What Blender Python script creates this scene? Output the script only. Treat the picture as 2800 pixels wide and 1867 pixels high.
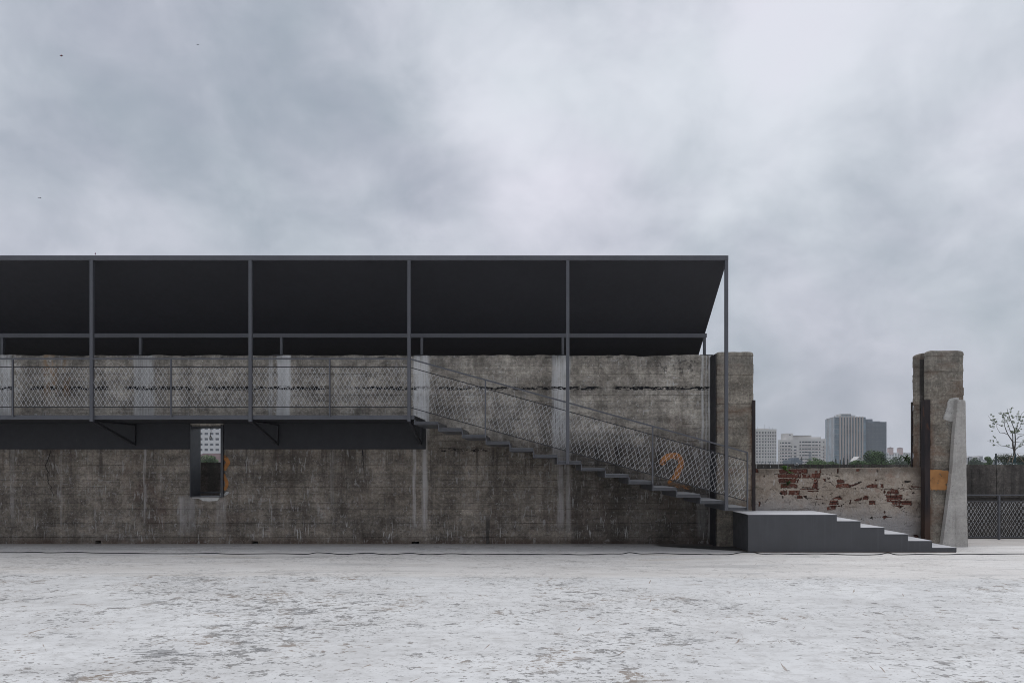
import bpy, bmesh, math, random
from mathutils import Vector, Matrix, noise as mnoise
random.seed(7)
sc = bpy.context.scene
for o in list(bpy.data.objects): bpy.data.objects.remove(o)

# ------------------------------------------------------------------ camera, sky, sun, exposure
EYE, DIST, FPX = 1.63, 13.0, 1872.0          # eye height, metres to the stair front (y = 0), focal length in photo pixels
VX, VY = 1450.0, 1275.0                      # vanishing point of the depth lines in the photo
cam = bpy.data.cameras.new('camera'); camo = bpy.data.objects.new('camera', cam)
sc.collection.objects.link(camo); sc.camera = camo
camo.location = (0, -DIST, EYE); camo.rotation_euler = (math.pi/2, 0, 0)
cam.sensor_width = 36; cam.lens = 36*FPX/2800
cam.shift_x = (1400-VX)/2800; cam.shift_y = (VY-933.5)/2800
cam.clip_start = 0.1; cam.clip_end = 8000

SUN_EL, SUN_AZ = math.radians(78), math.radians(15)   # azimuth from +Y, clockwise
SUN_POWER, EXPOSURE = 1.4, 0.0; HAZE = 0.00028
CLOUD_LOW, CLOUD_HIGH = (3.40, 3.88, 4.52), (7.7, 7.95, 8.6)
sun = bpy.data.lights.new('sun', 'SUN'); suno = bpy.data.objects.new('sun', sun)
sc.collection.objects.link(suno)
sun.energy = SUN_POWER; sun.angle = math.radians(50); sun.color = (1.0, 0.985, 0.965)
sd = Vector((math.sin(SUN_AZ)*math.cos(SUN_EL), math.cos(SUN_AZ)*math.cos(SUN_EL), math.sin(SUN_EL)))
suno.rotation_euler = sd.to_track_quat('Z', 'Y').to_euler(); suno.location = sd*60

sc.view_settings.view_transform = 'Standard'; sc.view_settings.look = 'None'
sc.view_settings.exposure = EXPOSURE; sc.view_settings.gamma = 1; sc.view_settings.use_curve_mapping = False
sc.render.engine = 'CYCLES'
sc.cycles.max_bounces = 6; sc.cycles.diffuse_bounces = 4; sc.cycles.glossy_bounces = 3; sc.cycles.transparent_max_bounces = 12
sc.cycles.volume_bounces = 1; sc.cycles.use_denoising = True; sc.cycles.filter_width = 0.95

# ------------------------------------------------------------------ small node language
class S:
    def __init__(s, g, k): s.g, s.k = g, k
    def _b(s, op, o, rev=False): return s.g.math(op, o, s) if rev else s.g.math(op, s, o)
    def __add__(s, o): return s._b('ADD', o)
    def __radd__(s, o): return s._b('ADD', o, True)
    def __sub__(s, o): return s._b('SUBTRACT', o)
    def __rsub__(s, o): return s._b('SUBTRACT', o, True)
    def __mul__(s, o): return s._b('MULTIPLY', o)
    def __rmul__(s, o): return s._b('MULTIPLY', o, True)
    def __truediv__(s, o): return s._b('DIVIDE', o)
    def clamp(s): return s.g.math('MINIMUM', s.g.math('MAXIMUM', s, 0.0), 1.0)
    def step(s, a, b, t0=0.0, t1=1.0): return s.g.smooth(s, a, b, t0, t1)
class G:
    def __init__(s, nt): s.nt = nt; s.n = nt.nodes; s.l = nt.links; s.n.clear()
    def put(s, sock, v):
        if isinstance(v, S): s.l.new(v.k, sock)
        elif isinstance(v, (tuple, list)): sock.default_value = tuple(v) + ((1.0,) if len(sock.default_value) == 4 and len(v) == 3 else ())
        else: sock.default_value = v
    def math(s, op, a, b=0.0):
        n = s.n.new('ShaderNodeMath'); n.operation = op; s.put(n.inputs[0], a); s.put(n.inputs[1], b); return S(s, n.outputs[0])
    def smooth(s, v, a, b, t0=0.0, t1=1.0):
        n = s.n.new('ShaderNodeMapRange'); n.interpolation_type = 'SMOOTHSTEP'
        s.put(n.inputs[0], v); s.put(n.inputs[1], a); s.put(n.inputs[2], b); s.put(n.inputs[3], t0); s.put(n.inputs[4], t1); return S(s, n.outputs[0])
    def pos(s):
        n = s.n.new('ShaderNodeNewGeometry'); return S(s, n.outputs['Position'])
    def sep(s, v):
        n = s.n.new('ShaderNodeSeparateXYZ'); s.put(n.inputs[0], v); return [S(s, n.outputs[i]) for i in range(3)]
    def vec(s, x, y, z=0.0):
        n = s.n.new('ShaderNodeCombineXYZ')
        for i, v in enumerate((x, y, z)): s.put(n.inputs[i], v)
        return S(s, n.outputs[0])
    def noise(s, v, scale, detail=4, rough=0.55, dist=0.0):
        n = s.n.new('ShaderNodeTexNoise'); n.noise_dimensions = '3D'; s.put(n.inputs['Vector'], v)
        n.inputs['Scale'].default_value = scale; n.inputs['Detail'].default_value = detail
        n.inputs['Roughness'].default_value = rough; n.inputs['Distortion'].default_value = dist
        return S(s, n.outputs[0])
    def voro(s, v, scale, feature='F1', rnd=1.0):
        n = s.n.new('ShaderNodeTexVoronoi'); n.feature = feature; s.put(n.inputs['Vector'], v); n.inputs['Scale'].default_value = scale
        n.inputs['Randomness'].default_value = rnd
        return S(s, n.outputs['Distance'])
    def mix(s, f, a, b, blend='MIX'):
        n = s.n.new('ShaderNodeMix'); n.data_type = 'RGBA'; n.blend_type = blend
        s.put(n.inputs[0], f); s.put(n.inputs[6], a); s.put(n.inputs[7], b); return S(s, n.outputs[2])
    def scale(s, c, f):
        n = s.n.new('ShaderNodeVectorMath'); n.operation = 'SCALE'; s.put(n.inputs[0], c); s.put(n.inputs['Scale'], f); return S(s, n.outputs[0])
    def dot(s, a, b):
        n = s.n.new('ShaderNodeVectorMath'); n.operation = 'DOT_PRODUCT'; s.put(n.inputs[0], a); s.put(n.inputs[1], b); return S(s, n.outputs['Value'])
    def bump(s, h, strength=0.5, dist=0.02):
        n = s.n.new('ShaderNodeBump'); n.inputs['Strength'].default_value = strength; n.inputs['Distance'].default_value = dist
        s.put(n.inputs['Height'], h); return S(s, n.outputs[0])
    def out(s, col, rough=0.85, bump=None, metal=0.0, spec=0.4, alpha=None, trans=0.0):
        b = s.n.new('ShaderNodeBsdfPrincipled'); o = s.n.new('ShaderNodeOutputMaterial')
        s.put(b.inputs['Base Color'], col); s.put(b.inputs['Roughness'], rough); s.put(b.inputs['Metallic'], metal)
        s.put(b.inputs['Specular IOR Level'], spec)
        if bump: s.put(b.inputs['Normal'], bump)
        if alpha is not None: s.put(b.inputs['Alpha'], alpha)
        s.l.new(b.outputs[0], o.inputs['Surface'])
def new_mat(name):
    m = bpy.data.materials.new(name); m.use_nodes = True; return m, G(m.node_tree)

# ------------------------------------------------------------------ world: overcast cloud over the physical sky
w = bpy.data.worlds.new('World'); sc.world = w; w.use_nodes = True
g = G(w.node_tree)
tc = g.n.new('ShaderNodeTexCoord'); d = S(g, tc.outputs['Generated'])
nish = g.n.new('ShaderNodeTexSky'); nish.sky_type = 'NISHITA'; nish.sun_disc = False
nish.sun_elevation = SUN_EL; nish.sun_rotation = SUN_AZ; nish.air_density = 1.5; nish.dust_density = 3.0
dx, dy, dz = g.sep(d)
cu = g.vec(dx, dy, dz*1.35)
def vnoise(v, scale, detail):
    n = g.n.new('ShaderNodeTexNoise'); g.put(n.inputs['Vector'], v); n.inputs['Scale'].default_value = scale; n.inputs['Detail'].default_value = detail
    return S(g, n.outputs['Color'])
def vadd(a, b, f):
    n = g.n.new('ShaderNodeVectorMath'); n.operation = 'MULTIPLY_ADD'; g.put(n.inputs[0], b); n.inputs[1].default_value = (f, f, f); g.put(n.inputs[2], a); return S(g, n.outputs[0])
n1 = g.noise(cu, 2.6, 6, 0.52, 0.3)
n2 = g.noise(cu, 6.5, 7, 0.55, 0.35)
n3 = g.noise(cu, 15.0, 6, 0.58, 0.3)
cloud = (n1-0.5)*0.72 + (n2-0.5)*0.78 + (n3-0.5)*0.22
wd = vadd(d, vnoise(cu, 4.5, 5), 0.22)
wd = vadd(wd, vnoise(g.vec(dy*2.0, dz*2.0, dx*2.0), 1.0, 0), 0.0)
off = g.n.new('ShaderNodeVectorMath'); off.operation = 'ADD'; g.put(off.inputs[0], wd); off.inputs[1].default_value = (-.11, -.11, -.11)
nrm = g.n.new('ShaderNodeVectorMath'); nrm.operation = 'NORMALIZE'; g.l.new(off.outputs[0], nrm.inputs[0]); wd = S(g, nrm.outputs[0])
def sky_dir(px, py):
    return Vector((px-VX, FPX, VY-py)).normalized()
# broad masses of thicker (-) and thinner (+) cloud, as the photo's sky has them
for px, py, deg, amp in [(600, 340, 10, -.22), (1000, 430, 7, -.24), (330, 180, 9, -.06), (1480, 440, 5, .24), (1370, 200, 3.5, .12), (1700, 330, 7, .16), (2060, 220, 8, .22),
                         (2450, 100, 10, .24), (1700, 40, 4, .06), (1820, 90, 4, -.08), (950, 570, 5, .16), (150, 520, 7, .06), (2250, 980, 9, -.12), (2250, 1140, 8, -.18), (2700, 640, 8, .08), (2230, 740, 4, .10), (1200, 650, 6, .06)]:
    k = 1.0/(1-math.cos(math.radians(deg)))
    t = (g.dot(wd, tuple(sky_dir(px, py)))-1.0)*k
    cloud = cloud + g.math('EXPONENT', t, 0.0)*amp
bright = (cloud + 0.50).step(0.0, 1.0)
ccol = g.mix(bright, CLOUD_LOW, CLOUD_HIGH)
warm = g.noise(cu, 3.1, 4, 0.5, 0.2).step(0.35, 0.65)
ccol = g.mix(1.0, ccol, g.mix(warm, (.99, 1.004, 1.0), (1.02, .988, 1.012)), 'MULTIPLY')
final = g.mix(0.94, S(g, nish.outputs[0]), ccol)
bg = g.n.new('ShaderNodeBackground'); wo = g.n.new('ShaderNodeOutputWorld')
g.put(bg.inputs[0], final); bg.inputs[1].default_value = 0.1
g.l.new(bg.outputs[0], wo.inputs[0])

# ------------------------------------------------------------------ object helpers
def X(px, y): return (px-VX)*(DIST+y)/FPX
def Z(py, y): return EYE+(VY-py)*(DIST+y)/FPX
def at(px, py, y): return Vector((X(px, y), y, Z(py, y)))
def wloc(o):
    p = Vector((0, 0, 0))
    while o: p += Vector(o.location); o = o.parent
    return p
def link(o, parent=None):
    sc.collection.objects.link(o)
    if parent: o.parent = parent
    return o
def tag(o, label=None, cat=None, group=None, kind=None):
    if label: o['label'] = label
    if cat: o['category'] = cat
    if group: o['group'] = group
    if kind: o['kind'] = kind
    return o
def thing(name, loc, label, cat, group=None):
    o = bpy.data.objects.new(name, None); o.empty_display_size = .2; o.location = loc; link(o)
    return tag(o, label, cat, group, 'thing')
def mesh_obj(name, verts, faces, m, parent=None, smooth=False, origin=None):
    """verts in world coordinates"""
    org = Vector(origin) if origin is not None else (wloc(parent) if parent else Vector((0, 0, 0)))
    me = bpy.data.meshes.new(name); me.from_pydata([tuple(Vector(v)-org) for v in verts], [], faces); me.update()
    if m: me.materials.append(m)
    if smooth:
        for p in me.polygons: p.use_smooth = True
    o = bpy.data.objects.new(name, me); link(o, parent)
    o.location = org-(wloc(parent) if parent else Vector((0, 0, 0)))
    return o
class MB:
    def __init__(s): s.v = []; s.f = []
    def add(s, v, f):
        k = len(s.v); s.v += [tuple(p) for p in v]; s.f += [tuple(i+k for i in q) for q in f]; return s
    def box(s, x0, x1, y0, y1, z0, z1):
        v = [(x, y, z) for z in (z0, z1) for y in (y0, y1) for x in (x0, x1)]
        return s.add(v, [(0, 2, 3, 1), (4, 5, 7, 6), (0, 1, 5, 4), (2, 6, 7, 3), (0, 4, 6, 2), (1, 3, 7, 5)])
    def bar(s, a, b, wd, ht=None, up=(0, 0, 1)):
        a, b = Vector(a), Vector(b); ht = ht or wd; t = (b-a).normalized(); u = Vector(up)
        if abs(t.dot(u)) > .98: u = Vector((1, 0, 0))
        r = t.cross(u).normalized()*wd/2; q = r.cross(t).normalized()*ht/2
        v = [p+i*r+j*q for p in (a, b) for i, j in ((-1, -1), (1, -1), (1, 1), (-1, 1))]
        return s.add(v, [(3, 2, 1, 0), (4, 5, 6, 7), (0, 1, 5, 4), (1, 2, 6, 5), (2, 3, 7, 6), (3, 0, 4, 7)])
    def tube(s, pts, rad, n=6, cap=True):
        pts = [Vector(p) for p in pts]; rs = rad if isinstance(rad, (list, tuple)) else [rad]*len(pts); k = len(s.v); prev = None
        for i, p in enumerate(pts):
            t = (pts[min(i+1, len(pts)-1)]-pts[max(i-1, 0)]).normalized()
            u = prev if prev is not None else (Vector((0, 0, 1)) if abs(t.z) < .9 else Vector((1, 0, 0)))
            r = t.cross(u)
            if r.length < 1e-4: r = t.cross(Vector((0, 1, 0.01)))
            r.normalize(); q = r.cross(t).normalized(); prev = q
            s.v += [tuple(p+rs[i]*(math.cos(2*math.pi*j/n)*r+math.sin(2*math.pi*j/n)*q)) for j in range(n)]
        for i in range(len(pts)-1):
            for j in range(n):
                a, b = k+i*n+j, k+i*n+(j+1) % n; s.f.append((a, b, b+n, a+n))
        if cap:
            s.f.append(tuple(range(k+n-1, k-1, -1))); s.f.append(tuple(range(k+(len(pts)-1)*n, k+len(pts)*n)))
        return s
    def build(s, name, m, parent=None, smooth=False, origin=None): return mesh_obj(name, s.v, s.f, m, parent, smooth, origin)
def bevel(o, wd=.004, seg=1):
    md = o.modifiers.new('bevel', 'BEVEL'); md.width = wd; md.segments = seg; md.limit_method = 'ANGLE'; return o
def nz(x, y, z=0.0): return mnoise.noise(Vector((x, y, z)))
UNIT = MB().box(-.5, .5, -.5, .5, -.5, .5)
_unit = {}
def unit_box(name, m, parent, x0, x1, y0, y1, z0, z1):
    """a box that shares one mesh with every other of its material"""
    key = m.name
    if key not in _unit:
        me = bpy.data.meshes.new('shared_box'); me.from_pydata(UNIT.v, [], UNIT.f); me.materials.append(m); _unit[key] = me
    o = bpy.data.objects.new(name, _unit[key]); link(o, parent)
    pl = wloc(parent) if parent else Vector((0, 0, 0))
    o.location = Vector(((x0+x1)/2, (y0+y1)/2, (z0+z1)/2))-pl; o.scale = (x1-x0, y1-y0, z1-z0); return o
def inpoly(p, poly):
    x, y = p; c = False; j = len(poly)-1
    for i in range(len(poly)):
        xi, yi = poly[i]; xj, yj = poly[j]
        if (yi > y) != (yj > y) and x < (xj-xi)*(y-yi)/(yj-yi+1e-12)+xi: c = not c
        j = i
    return c

# ------------------------------------------------------------------ materials
def simple(name, col, rough=.6, spec=.4, var=.12, scale=3.0, bump=0.0, metal=0.0):
    m, g = new_mat(name); p = g.pos()
    f = g.noise(p, scale, 5, .6)
    c = g.mix(f.step(.3, .7), tuple(v*(1-var) for v in col), tuple(v*(1+var) for v in col))
    b = g.bump(g.noise(p, scale*12, 4, .6), bump, .01) if bump else None
    g.out(c, rough, b, metal, spec); return m
def steel_paint(name, col, rough=.38, streak=.25):
    m, g = new_mat(name); x, y, z = g.sep(g.pos())
    s1 = g.noise(g.vec(x*14, y*14, z*.7), 1.0, 4, .6).step(.5, .8)
    s2 = g.noise(g.vec(x, y, z), 2.2, 5, .6).step(.3, .7)
    c = g.mix(s2, tuple(v*.92 for v in col), tuple(v*1.08 for v in col))
    c = g.mix(s1*streak, c, tuple(v*1.9 for v in col))
    dust = g.noise(g.vec(x, y, z), 60, 3, .7).step(.62, .8)
    c = g.mix(dust*.25, c, (.24, .235, .23))
    g.out(c, g.noise(g.vec(x, y, z), 9, 4, .6).step(.2, .8, rough-.06, rough+.10), None, 0.0, .5); return m
STEEL = steel_paint('grey painted steel', (.078, .080, .091))
BLOCK = steel_paint('grey painted plate', (.054, .055, .061), .36, .35)
DARKSTEEL = steel_paint('dark steel and painted shade', (.014, .014, .018), .6, .1)
SOFFIT = steel_paint('black roof sheet', (.021, .021, .026), .5, .05)
FRAME = steel_paint('dark window steel', (.03, .032, .038), .4, .1)
WIRE = simple('stainless cable', (.62, .62, .63), .32, .5, .05, 3, 0, .75)
TREAD2 = steel_paint('light grey tread plate', (.27, .275, .29), .5, .0)  # tread tops, paler than the stair steel
TREADM = steel_paint('pale grey tread plate', (.60, .605, .63), .5, .0)  # block tread tops, much paler than the block faces
CABLE = simple('black rubber cable', (.012, .012, .013), .5)

def concrete(name, lo, hi, extra=None, rough_bump=.55, rust=.25, flecks=.5, joints=False, contrast=1.0):
    m, g = new_mat(name); p = g.pos(); x, y, z = g.sep(p); h = x+y*.8
    big = g.noise(p, .8, 5, .6).step(.3, .7)
    c = g.mix(big, lo, hi)
    q = g.vec(h, z, y*.3)
    med = g.noise(q, 2.6, 10, .74, .15)
    c = g.mix(.9*contrast, c, g.mix(1.0, c, g.mix(med.step(.30, .70), (.52, .51, .50), (1.45, 1.45, 1.44)), 'MULTIPLY'))
    gr = g.noise(q, 20.0, 7, .75)
    c = g.mix(.85*contrast, c, g.mix(1.0, c, g.mix(gr.step(.30, .70), (.55, .55, .55), (1.42, 1.42, 1.42)), 'MULTIPLY'))
    # board by board tone
    bd = g.noise(g.vec(h*.16, z*6.5, 5.0), 1.0, 2, .5)
    c = g.mix(.5*contrast, c, g.mix(1.0, c, g.mix(bd.step(.3, .7), (.74, .74, .75), (1.26, 1.24, 1.21)), 'MULTIPLY'))
    # rain streaks
    st = g.noise(g.vec(h*8.0, z*.40, 1.0), 1.0, 6, .66)
    c = g.mix(st.step(.50, .72)*.5, c, tuple(v*.50 for v in lo))
    c = g.mix((1.0-st).step(.56, .72)*.22, c, tuple(v*1.5 for v in hi))
    if rust:
        rr = g.noise(g.vec(h, z*.6, 8.0), 1.1, 6, .7).step(.54, .72)
        c = g.mix(rr*rust, c, (.125, .070, .048))
    # pale scuffs, thin upright scratches and splashes
    cl = g.noise(p, 1.5, 5, .65).step(.46, .62)*.92+.08
    pale = tuple(min(.6, v*2.0) for v in hi)
    f1 = g.noise(g.vec(h*24, z*4.2, 3.0), 1.0, 4, .62, .3).step(.57, .66)*cl
    c = g.mix(f1*flecks, c, pale)
    f2 = g.noise(g.vec(h*3.0, z*26, 7.0), 1.0, 4, .62, .3).step(.58, .66)*cl
    c = g.mix(f2*flecks*.8, c, pale)
    f3 = g.noise(q, 17.0, 4, .65, .4).step(.60, .67)*g.noise(p, 2.9, 3, .6).step(.45, .6)
    c = g.mix(f3*flecks*1.1, c, tuple(v*1.15 for v in pale))
    f4 = g.noise(q, 30.0, 1, .5).step(.74, .80)
    c = g.mix(f4*flecks*1.3, c, tuple(v*1.4 for v in pale))
    d1 = g.noise(g.vec(h*2.2, z*30, 11.0), 1.0, 4, .65, .4).step(.60, .68)*(1.0-cl*.5)
    c = g.mix(d1*.7*contrast, c, tuple(v*.32 for v in lo))
    d2 = g.noise(g.vec(h*22, z*1.4, 13.0), 1.0, 4, .65, .2).step(.60, .70)
    c = g.mix(d2*.5*contrast, c, tuple(v*.4 for v in lo))
    pit = g.noise(p, 34, 3, .6).step(.64, .70)
    c = g.mix(pit*.65, c, tuple(v*.30 for v in lo))
    if joints:
        at_ = g.n.new('ShaderNodeAttribute'); at_.attribute_name = 'joint'; jn = S(g, at_.outputs['Fac'])
        jl = jn.step(.15, .7)*g.noise(g.vec(h*1.3, z*4.0, 6.0), 1.0, 5, .65).step(.40, .58)
        c = g.mix(jl*.9, c, tuple(v*.22 for v in lo))
    hgt = med*.6 + gr*.45 - pit*.4
    if extra: c, hgt = extra(g, c, hgt, x, y, z, h)
    g.out(c, .9, g.bump(hgt, rough_bump, .02), 0.0, .25); return m

WALL_STAINS = [  # x0, x1, z0, z1, strength : white runs of lime below the posts
    (-11.30, -10.93, 2.5, 4.0, .62), (-8.34, -7.92, 2.3, 4.0, .50), (-5.32, -5.06, 2.4, 4.0, 1.0), (-5.50, -5.42, 2.4, 4.0, .4),
    (-2.46, -2.12, 2.2, 4.0, .60), (.46, .83, 1.5, 4.0, .60), (3.60, 3.645, 1.2, 4.0, .55), (3.685, 3.71, .9, 4.0, .45), (3.745, 3.80, .1, 4.0, .6),
    (-2.47, -2.41, .3, 2.05, .6), (-2.27, -2.17, .25, 2.3, .7), (.58, .70, .3, 1.6, .7), (.75, .84, .2, 1.6, .65), (3.52, 3.70, .1, 1.0, .4),
    (-7.4, -7.05, .2, .95, .45), (-6.62, -6.4, .2, .9, .28), (-8.14, -8.095, .5, 2.0, .75), (-9.9, -9.86, .2, 2.0, .2), (-10.95, -10.85, .4, 2.0, .25), (-4.2, -4.12, .7, 1.9, .25)]
def wall_extra(g, c, hgt, x, y, z, h):
    wob = (g.noise(g.vec(x*2.0, z*1.3, 0.0), 1.0, 4, .6)-.5)
    xx = x + wob*.10
    fine = g.noise(g.vec(x*46, z*1.1, 4.0), 1.0, 4, .6)
    blot = g.noise(g.vec(x*3, z*2.5, 9.0), 2.0, 5, .65)
    acc = None
    for x0, x1, z0, z1, s in WALL_STAINS:
        e = min(.035, (x1-x0)*.35)
        mk = xx.step(x0-e, x0+e)*(1.0-xx.step(x1-e, x1+e))*z.step(z0-.15, z0+.35)*(1.0-z.step(z1, z1+.1))*s
        acc = mk if acc is None else g.math('MAXIMUM', acc, mk)
    m = (acc*(fine.step(.30, .58)*1.0+.28)*(blot.step(.26, .54)*.6+.62)).clamp()
    c = g.mix((m*1.15).clamp(), c, (.60, .595, .59))
    # lime haze down the wall and pale smears along the board joints
    sm = g.noise(g.vec(x*.7, z*5.0, 12.0), 1.3, 6, .7, 1.0).step(.58, .70)
    c = g.mix(sm*.35, c, (.33, .325, .31))
    # black tar bead left along one joint, in broken lengths
    tz = z+(g.noise(g.vec(x*2, 0.0, 6.0), 1.0, 3, .5)-.5)*.05
    tb = tz.step(3.225, 3.25)*(1.0-tz.step(3.305, 3.325))
    tn = g.noise(g.vec(x*8, z*22, 2.0), 1.0, 5, .7)
    tl = g.noise(g.vec(x*1.1, 0.0, 3.0), 1.0, 3, .5)
    tar = tb*tn.step(.45, .50)*tl.step(.40, .47)
    tb2 = z.step(1.93, 1.95)*(1.0-z.step(2.0, 2.03))*x.step(-2.05, -1.9)*(1.0-x.step(-1.0, -.7))*tn.step(.5, .56)
    blk = x.step(2.45, 2.8)*(1.0-x.step(3.5, 3.7))*z.step(3.5, 3.62)*(1.0-z.step(3.86, 3.95))*g.noise(g.vec(x*9, z*9, 1.0), 1.0, 5, .7).step(.52, .60)
    tar = g.math('MAXIMUM', g.math('MAXIMUM', tar, tb2), blk*.6)
    c = g.mix(tar, c, (.012, .012, .014))
    # ochre paint run at the far bay
    oc = (xx.step(-10.28, -10.2)*(1.0-xx.step(-10.02, -9.9))+xx.step(-9.86, -9.8)*(1.0-xx.step(-9.72, -9.66)))*z.step(2.9, 3.3)*g.noise(g.vec(x*6, z*3, 5.0), 1.0, 4, .6).step(.42, .56)
    c = g.mix(oc*.55, c, (.30, .17, .075))
    wh = xx.step(-10.9, -10.86)*(1.0-xx.step(-10.74, -10.70))*z.step(2.9, 3.0)*g.noise(g.vec(x*9, z*5, 1.0), 1.0, 5, .7).step(.5, .58)
    c = g.mix(wh*.7, c, (.55, .53, .5))
    ws = g.noise(g.vec(x*1.9, z*.22, 41.0), 1.0, 5, .6)
    c = g.mix(.8, c, g.mix(1.0, c, g.mix(ws.step(.36, .64), (.68, .675, .67), (1.22, 1.22, 1.21)), 'MULTIPLY'))
    wk = g.noise(g.vec(x*6.5, z*.18, 43.0), 1.0, 4, .6).step(.52, .66)*z.step(.9, 1.9)*(1.0-z.step(2.0, 2.1))
    c = g.mix(wk*.6, c, (.055, .048, .044))
    # soot under the coping, rust-brown splash band at the foot
    top = z.step(3.72, 3.97)*g.noise(g.vec(x*2.4, z*1.0, 4.0), 1.0, 5, .65).step(.38, .62)
    c = g.mix(top*.55, c, (.05, .048, .045))
    foot = (1.0-z.step(.02, .20))*g.noise(g.vec(x*1.2, z*3, 14.0), 1.0, 4, .6).step(.25, .6)
    c = g.mix(foot*.6, c, (.135, .085, .062))
    # dirty, scuffed lower half, with the walkway's shade painted in from about walkway height
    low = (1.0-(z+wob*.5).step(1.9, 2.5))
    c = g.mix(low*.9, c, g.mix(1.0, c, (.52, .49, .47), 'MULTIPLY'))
    stair_shade = low*(x+wob*.05).step(.83, .88)  # right-hand panel, darkened mostly to paint in the stair's shade
    c = g.mix(stair_shade*.9, c, g.mix(1.0, c, (.66, .67, .69), 'MULTIPLY'))
    red = low*g.noise(g.vec(x*.8, z*.7, 21.0), 1.0, 5, .65).step(.52, .7)*(1.0-x.step(-9.0, -3.0)*.7)
    c = g.mix(red*.5, c, (.10, .052, .04))
    scr = low*g.noise(g.vec(x*16, z*3.4, 31.0), 1.0, 4, .65, .5).step(.57, .64)*g.noise(g.vec(x, z, 2.0), 2.2, 4, .6).step(.42, .58)
    c = g.mix(scr*.7, c, (.34, .33, .32))
    scb = low*g.noise(g.vec(x, z, 12.0), 9.0, 5, .7, .6).step(.58, .66)
    c = g.mix(scb*.55, c, (.30, .29, .28))
    ck = g.math('ABSOLUTE', x + 10.12 - (g.noise(g.vec(0.0, z*1.6, 3.0), 1.0, 4, .6)-.5)*.55)
    ckm = (1.0-ck.step(.004, .016))*(1.0-z.step(1.95, 2.05))*z.step(.7, 1.3)
    c = g.mix(ckm*.9, c, (.02, .018, .016))
    dk = (1.0-g.math('ABSOLUTE', xx+.90).step(.05, .10))*(1.0-z.step(.45, .70))*g.noise(g.vec(x*14, z*1.2, 3.0), 1.0, 3, .6).step(.40, .55)
    c = g.mix(dk*.75, c, (.03, .03, .03))
    dr = (1.0-z.step(.30, .55))*z.step(.06, .16)*g.noise(g.vec(x*26, z*2.6, 51.0), 1.0, 4, .6, .3).step(.58, .64)*g.noise(g.vec(x*1.4, 0.0, 52.0), 1.0, 3, .6).step(.50, .58)
    c = g.mix(dr*.85, c, (.50, .49, .47))
    bl = g.noise(g.vec(x*.55, z*.9, 61.0), 1.0, 6, .66, .5).step(.54, .66)
    c = g.mix(bl*.5, c, g.mix(1.0, c, (.60, .60, .61), 'MULTIPLY'))
    bk2 = (1.0-g.math('ABSOLUTE', xx+3.53).step(.012, .03))*z.step(1.45, 1.7)*(1.0-z.step(1.95, 2.05))*g.noise(g.vec(x*40, z*5, 3.0), 1.0, 3, .6).step(.38, .5)
    c = g.mix(bk2, c, (.015, .015, .016))
    rb = z.step(1.45, 1.95)*(1.0-z.step(2.0, 2.05))*(1.0-x.step(-2.4, -2.2))*g.noise(g.vec(x*30, z*.5, 2.0), 1.0, 3, .6).step(.62, .7)
    c = g.mix(rb*.5, c, (.16, .05, .04))
    return c, hgt - tar*.3
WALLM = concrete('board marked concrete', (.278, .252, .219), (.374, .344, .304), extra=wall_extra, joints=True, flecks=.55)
def pillar_extra(g, c, hgt, x, y, z, h):
    rs = g.noise(g.vec(h*1.2, z*2.6, 17.0), 1.1, 5, .65).step(.50, .70)
    c = g.mix(rs*.55, c, (.15, .085, .055))
    # rusty bleed beside the angle irons
    b = ((x.step(7.9, 8.15)*(1.0-x.step(8.16, 8.30)))+(x.step(4.42, 4.56)*(1.0-x.step(4.7, 4.75))))*(1.0-z.step(2.6, 3.1))*g.noise(g.vec(h*9, z*2, 3.0), 1.0, 4, .6).step(.36, .6)
    c = g.mix(b.clamp()*.7, c, (.12, .055, .028))
    t = z.step(3.3, 3.9)
    c = g.mix(t*.25, c, (.15, .15, .14))
    return c, hgt
PILLARM = concrete('weathered pillar concrete', (.172, .152, .126), (.242, .218, .184), extra=pillar_extra, rust=.35, flecks=.4)
FINM = concrete('fresh smooth concrete', (.37, .352, .328), (.44, .422, .398), rust=0, flecks=.10, rough_bump=.2, contrast=.35)
FINL = concrete('trowelled pale cement', (.36, .35, .33), (.44, .43, .41), rust=0, flecks=.1, rough_bump=.5, contrast=.5)
def par_extra(g, c, hgt, x, y, z, h):
    s = g.noise(g.vec(x*3.0, z*.35, 2.0), 1.0, 4, .6)
    c = g.mix(s.step(.4, .7)*.7, c, (.05, .047, .044))
    c = g.mix((1.0-z.step(.86, .92))*.5, c, (.06, .055, .05))
    return c, hgt
PARAPETM = concrete('dark sooty parapet concrete', (.088, .078, .071), (.130, .118, .107), rust=.1, flecks=.25, extra=par_extra)

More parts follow.
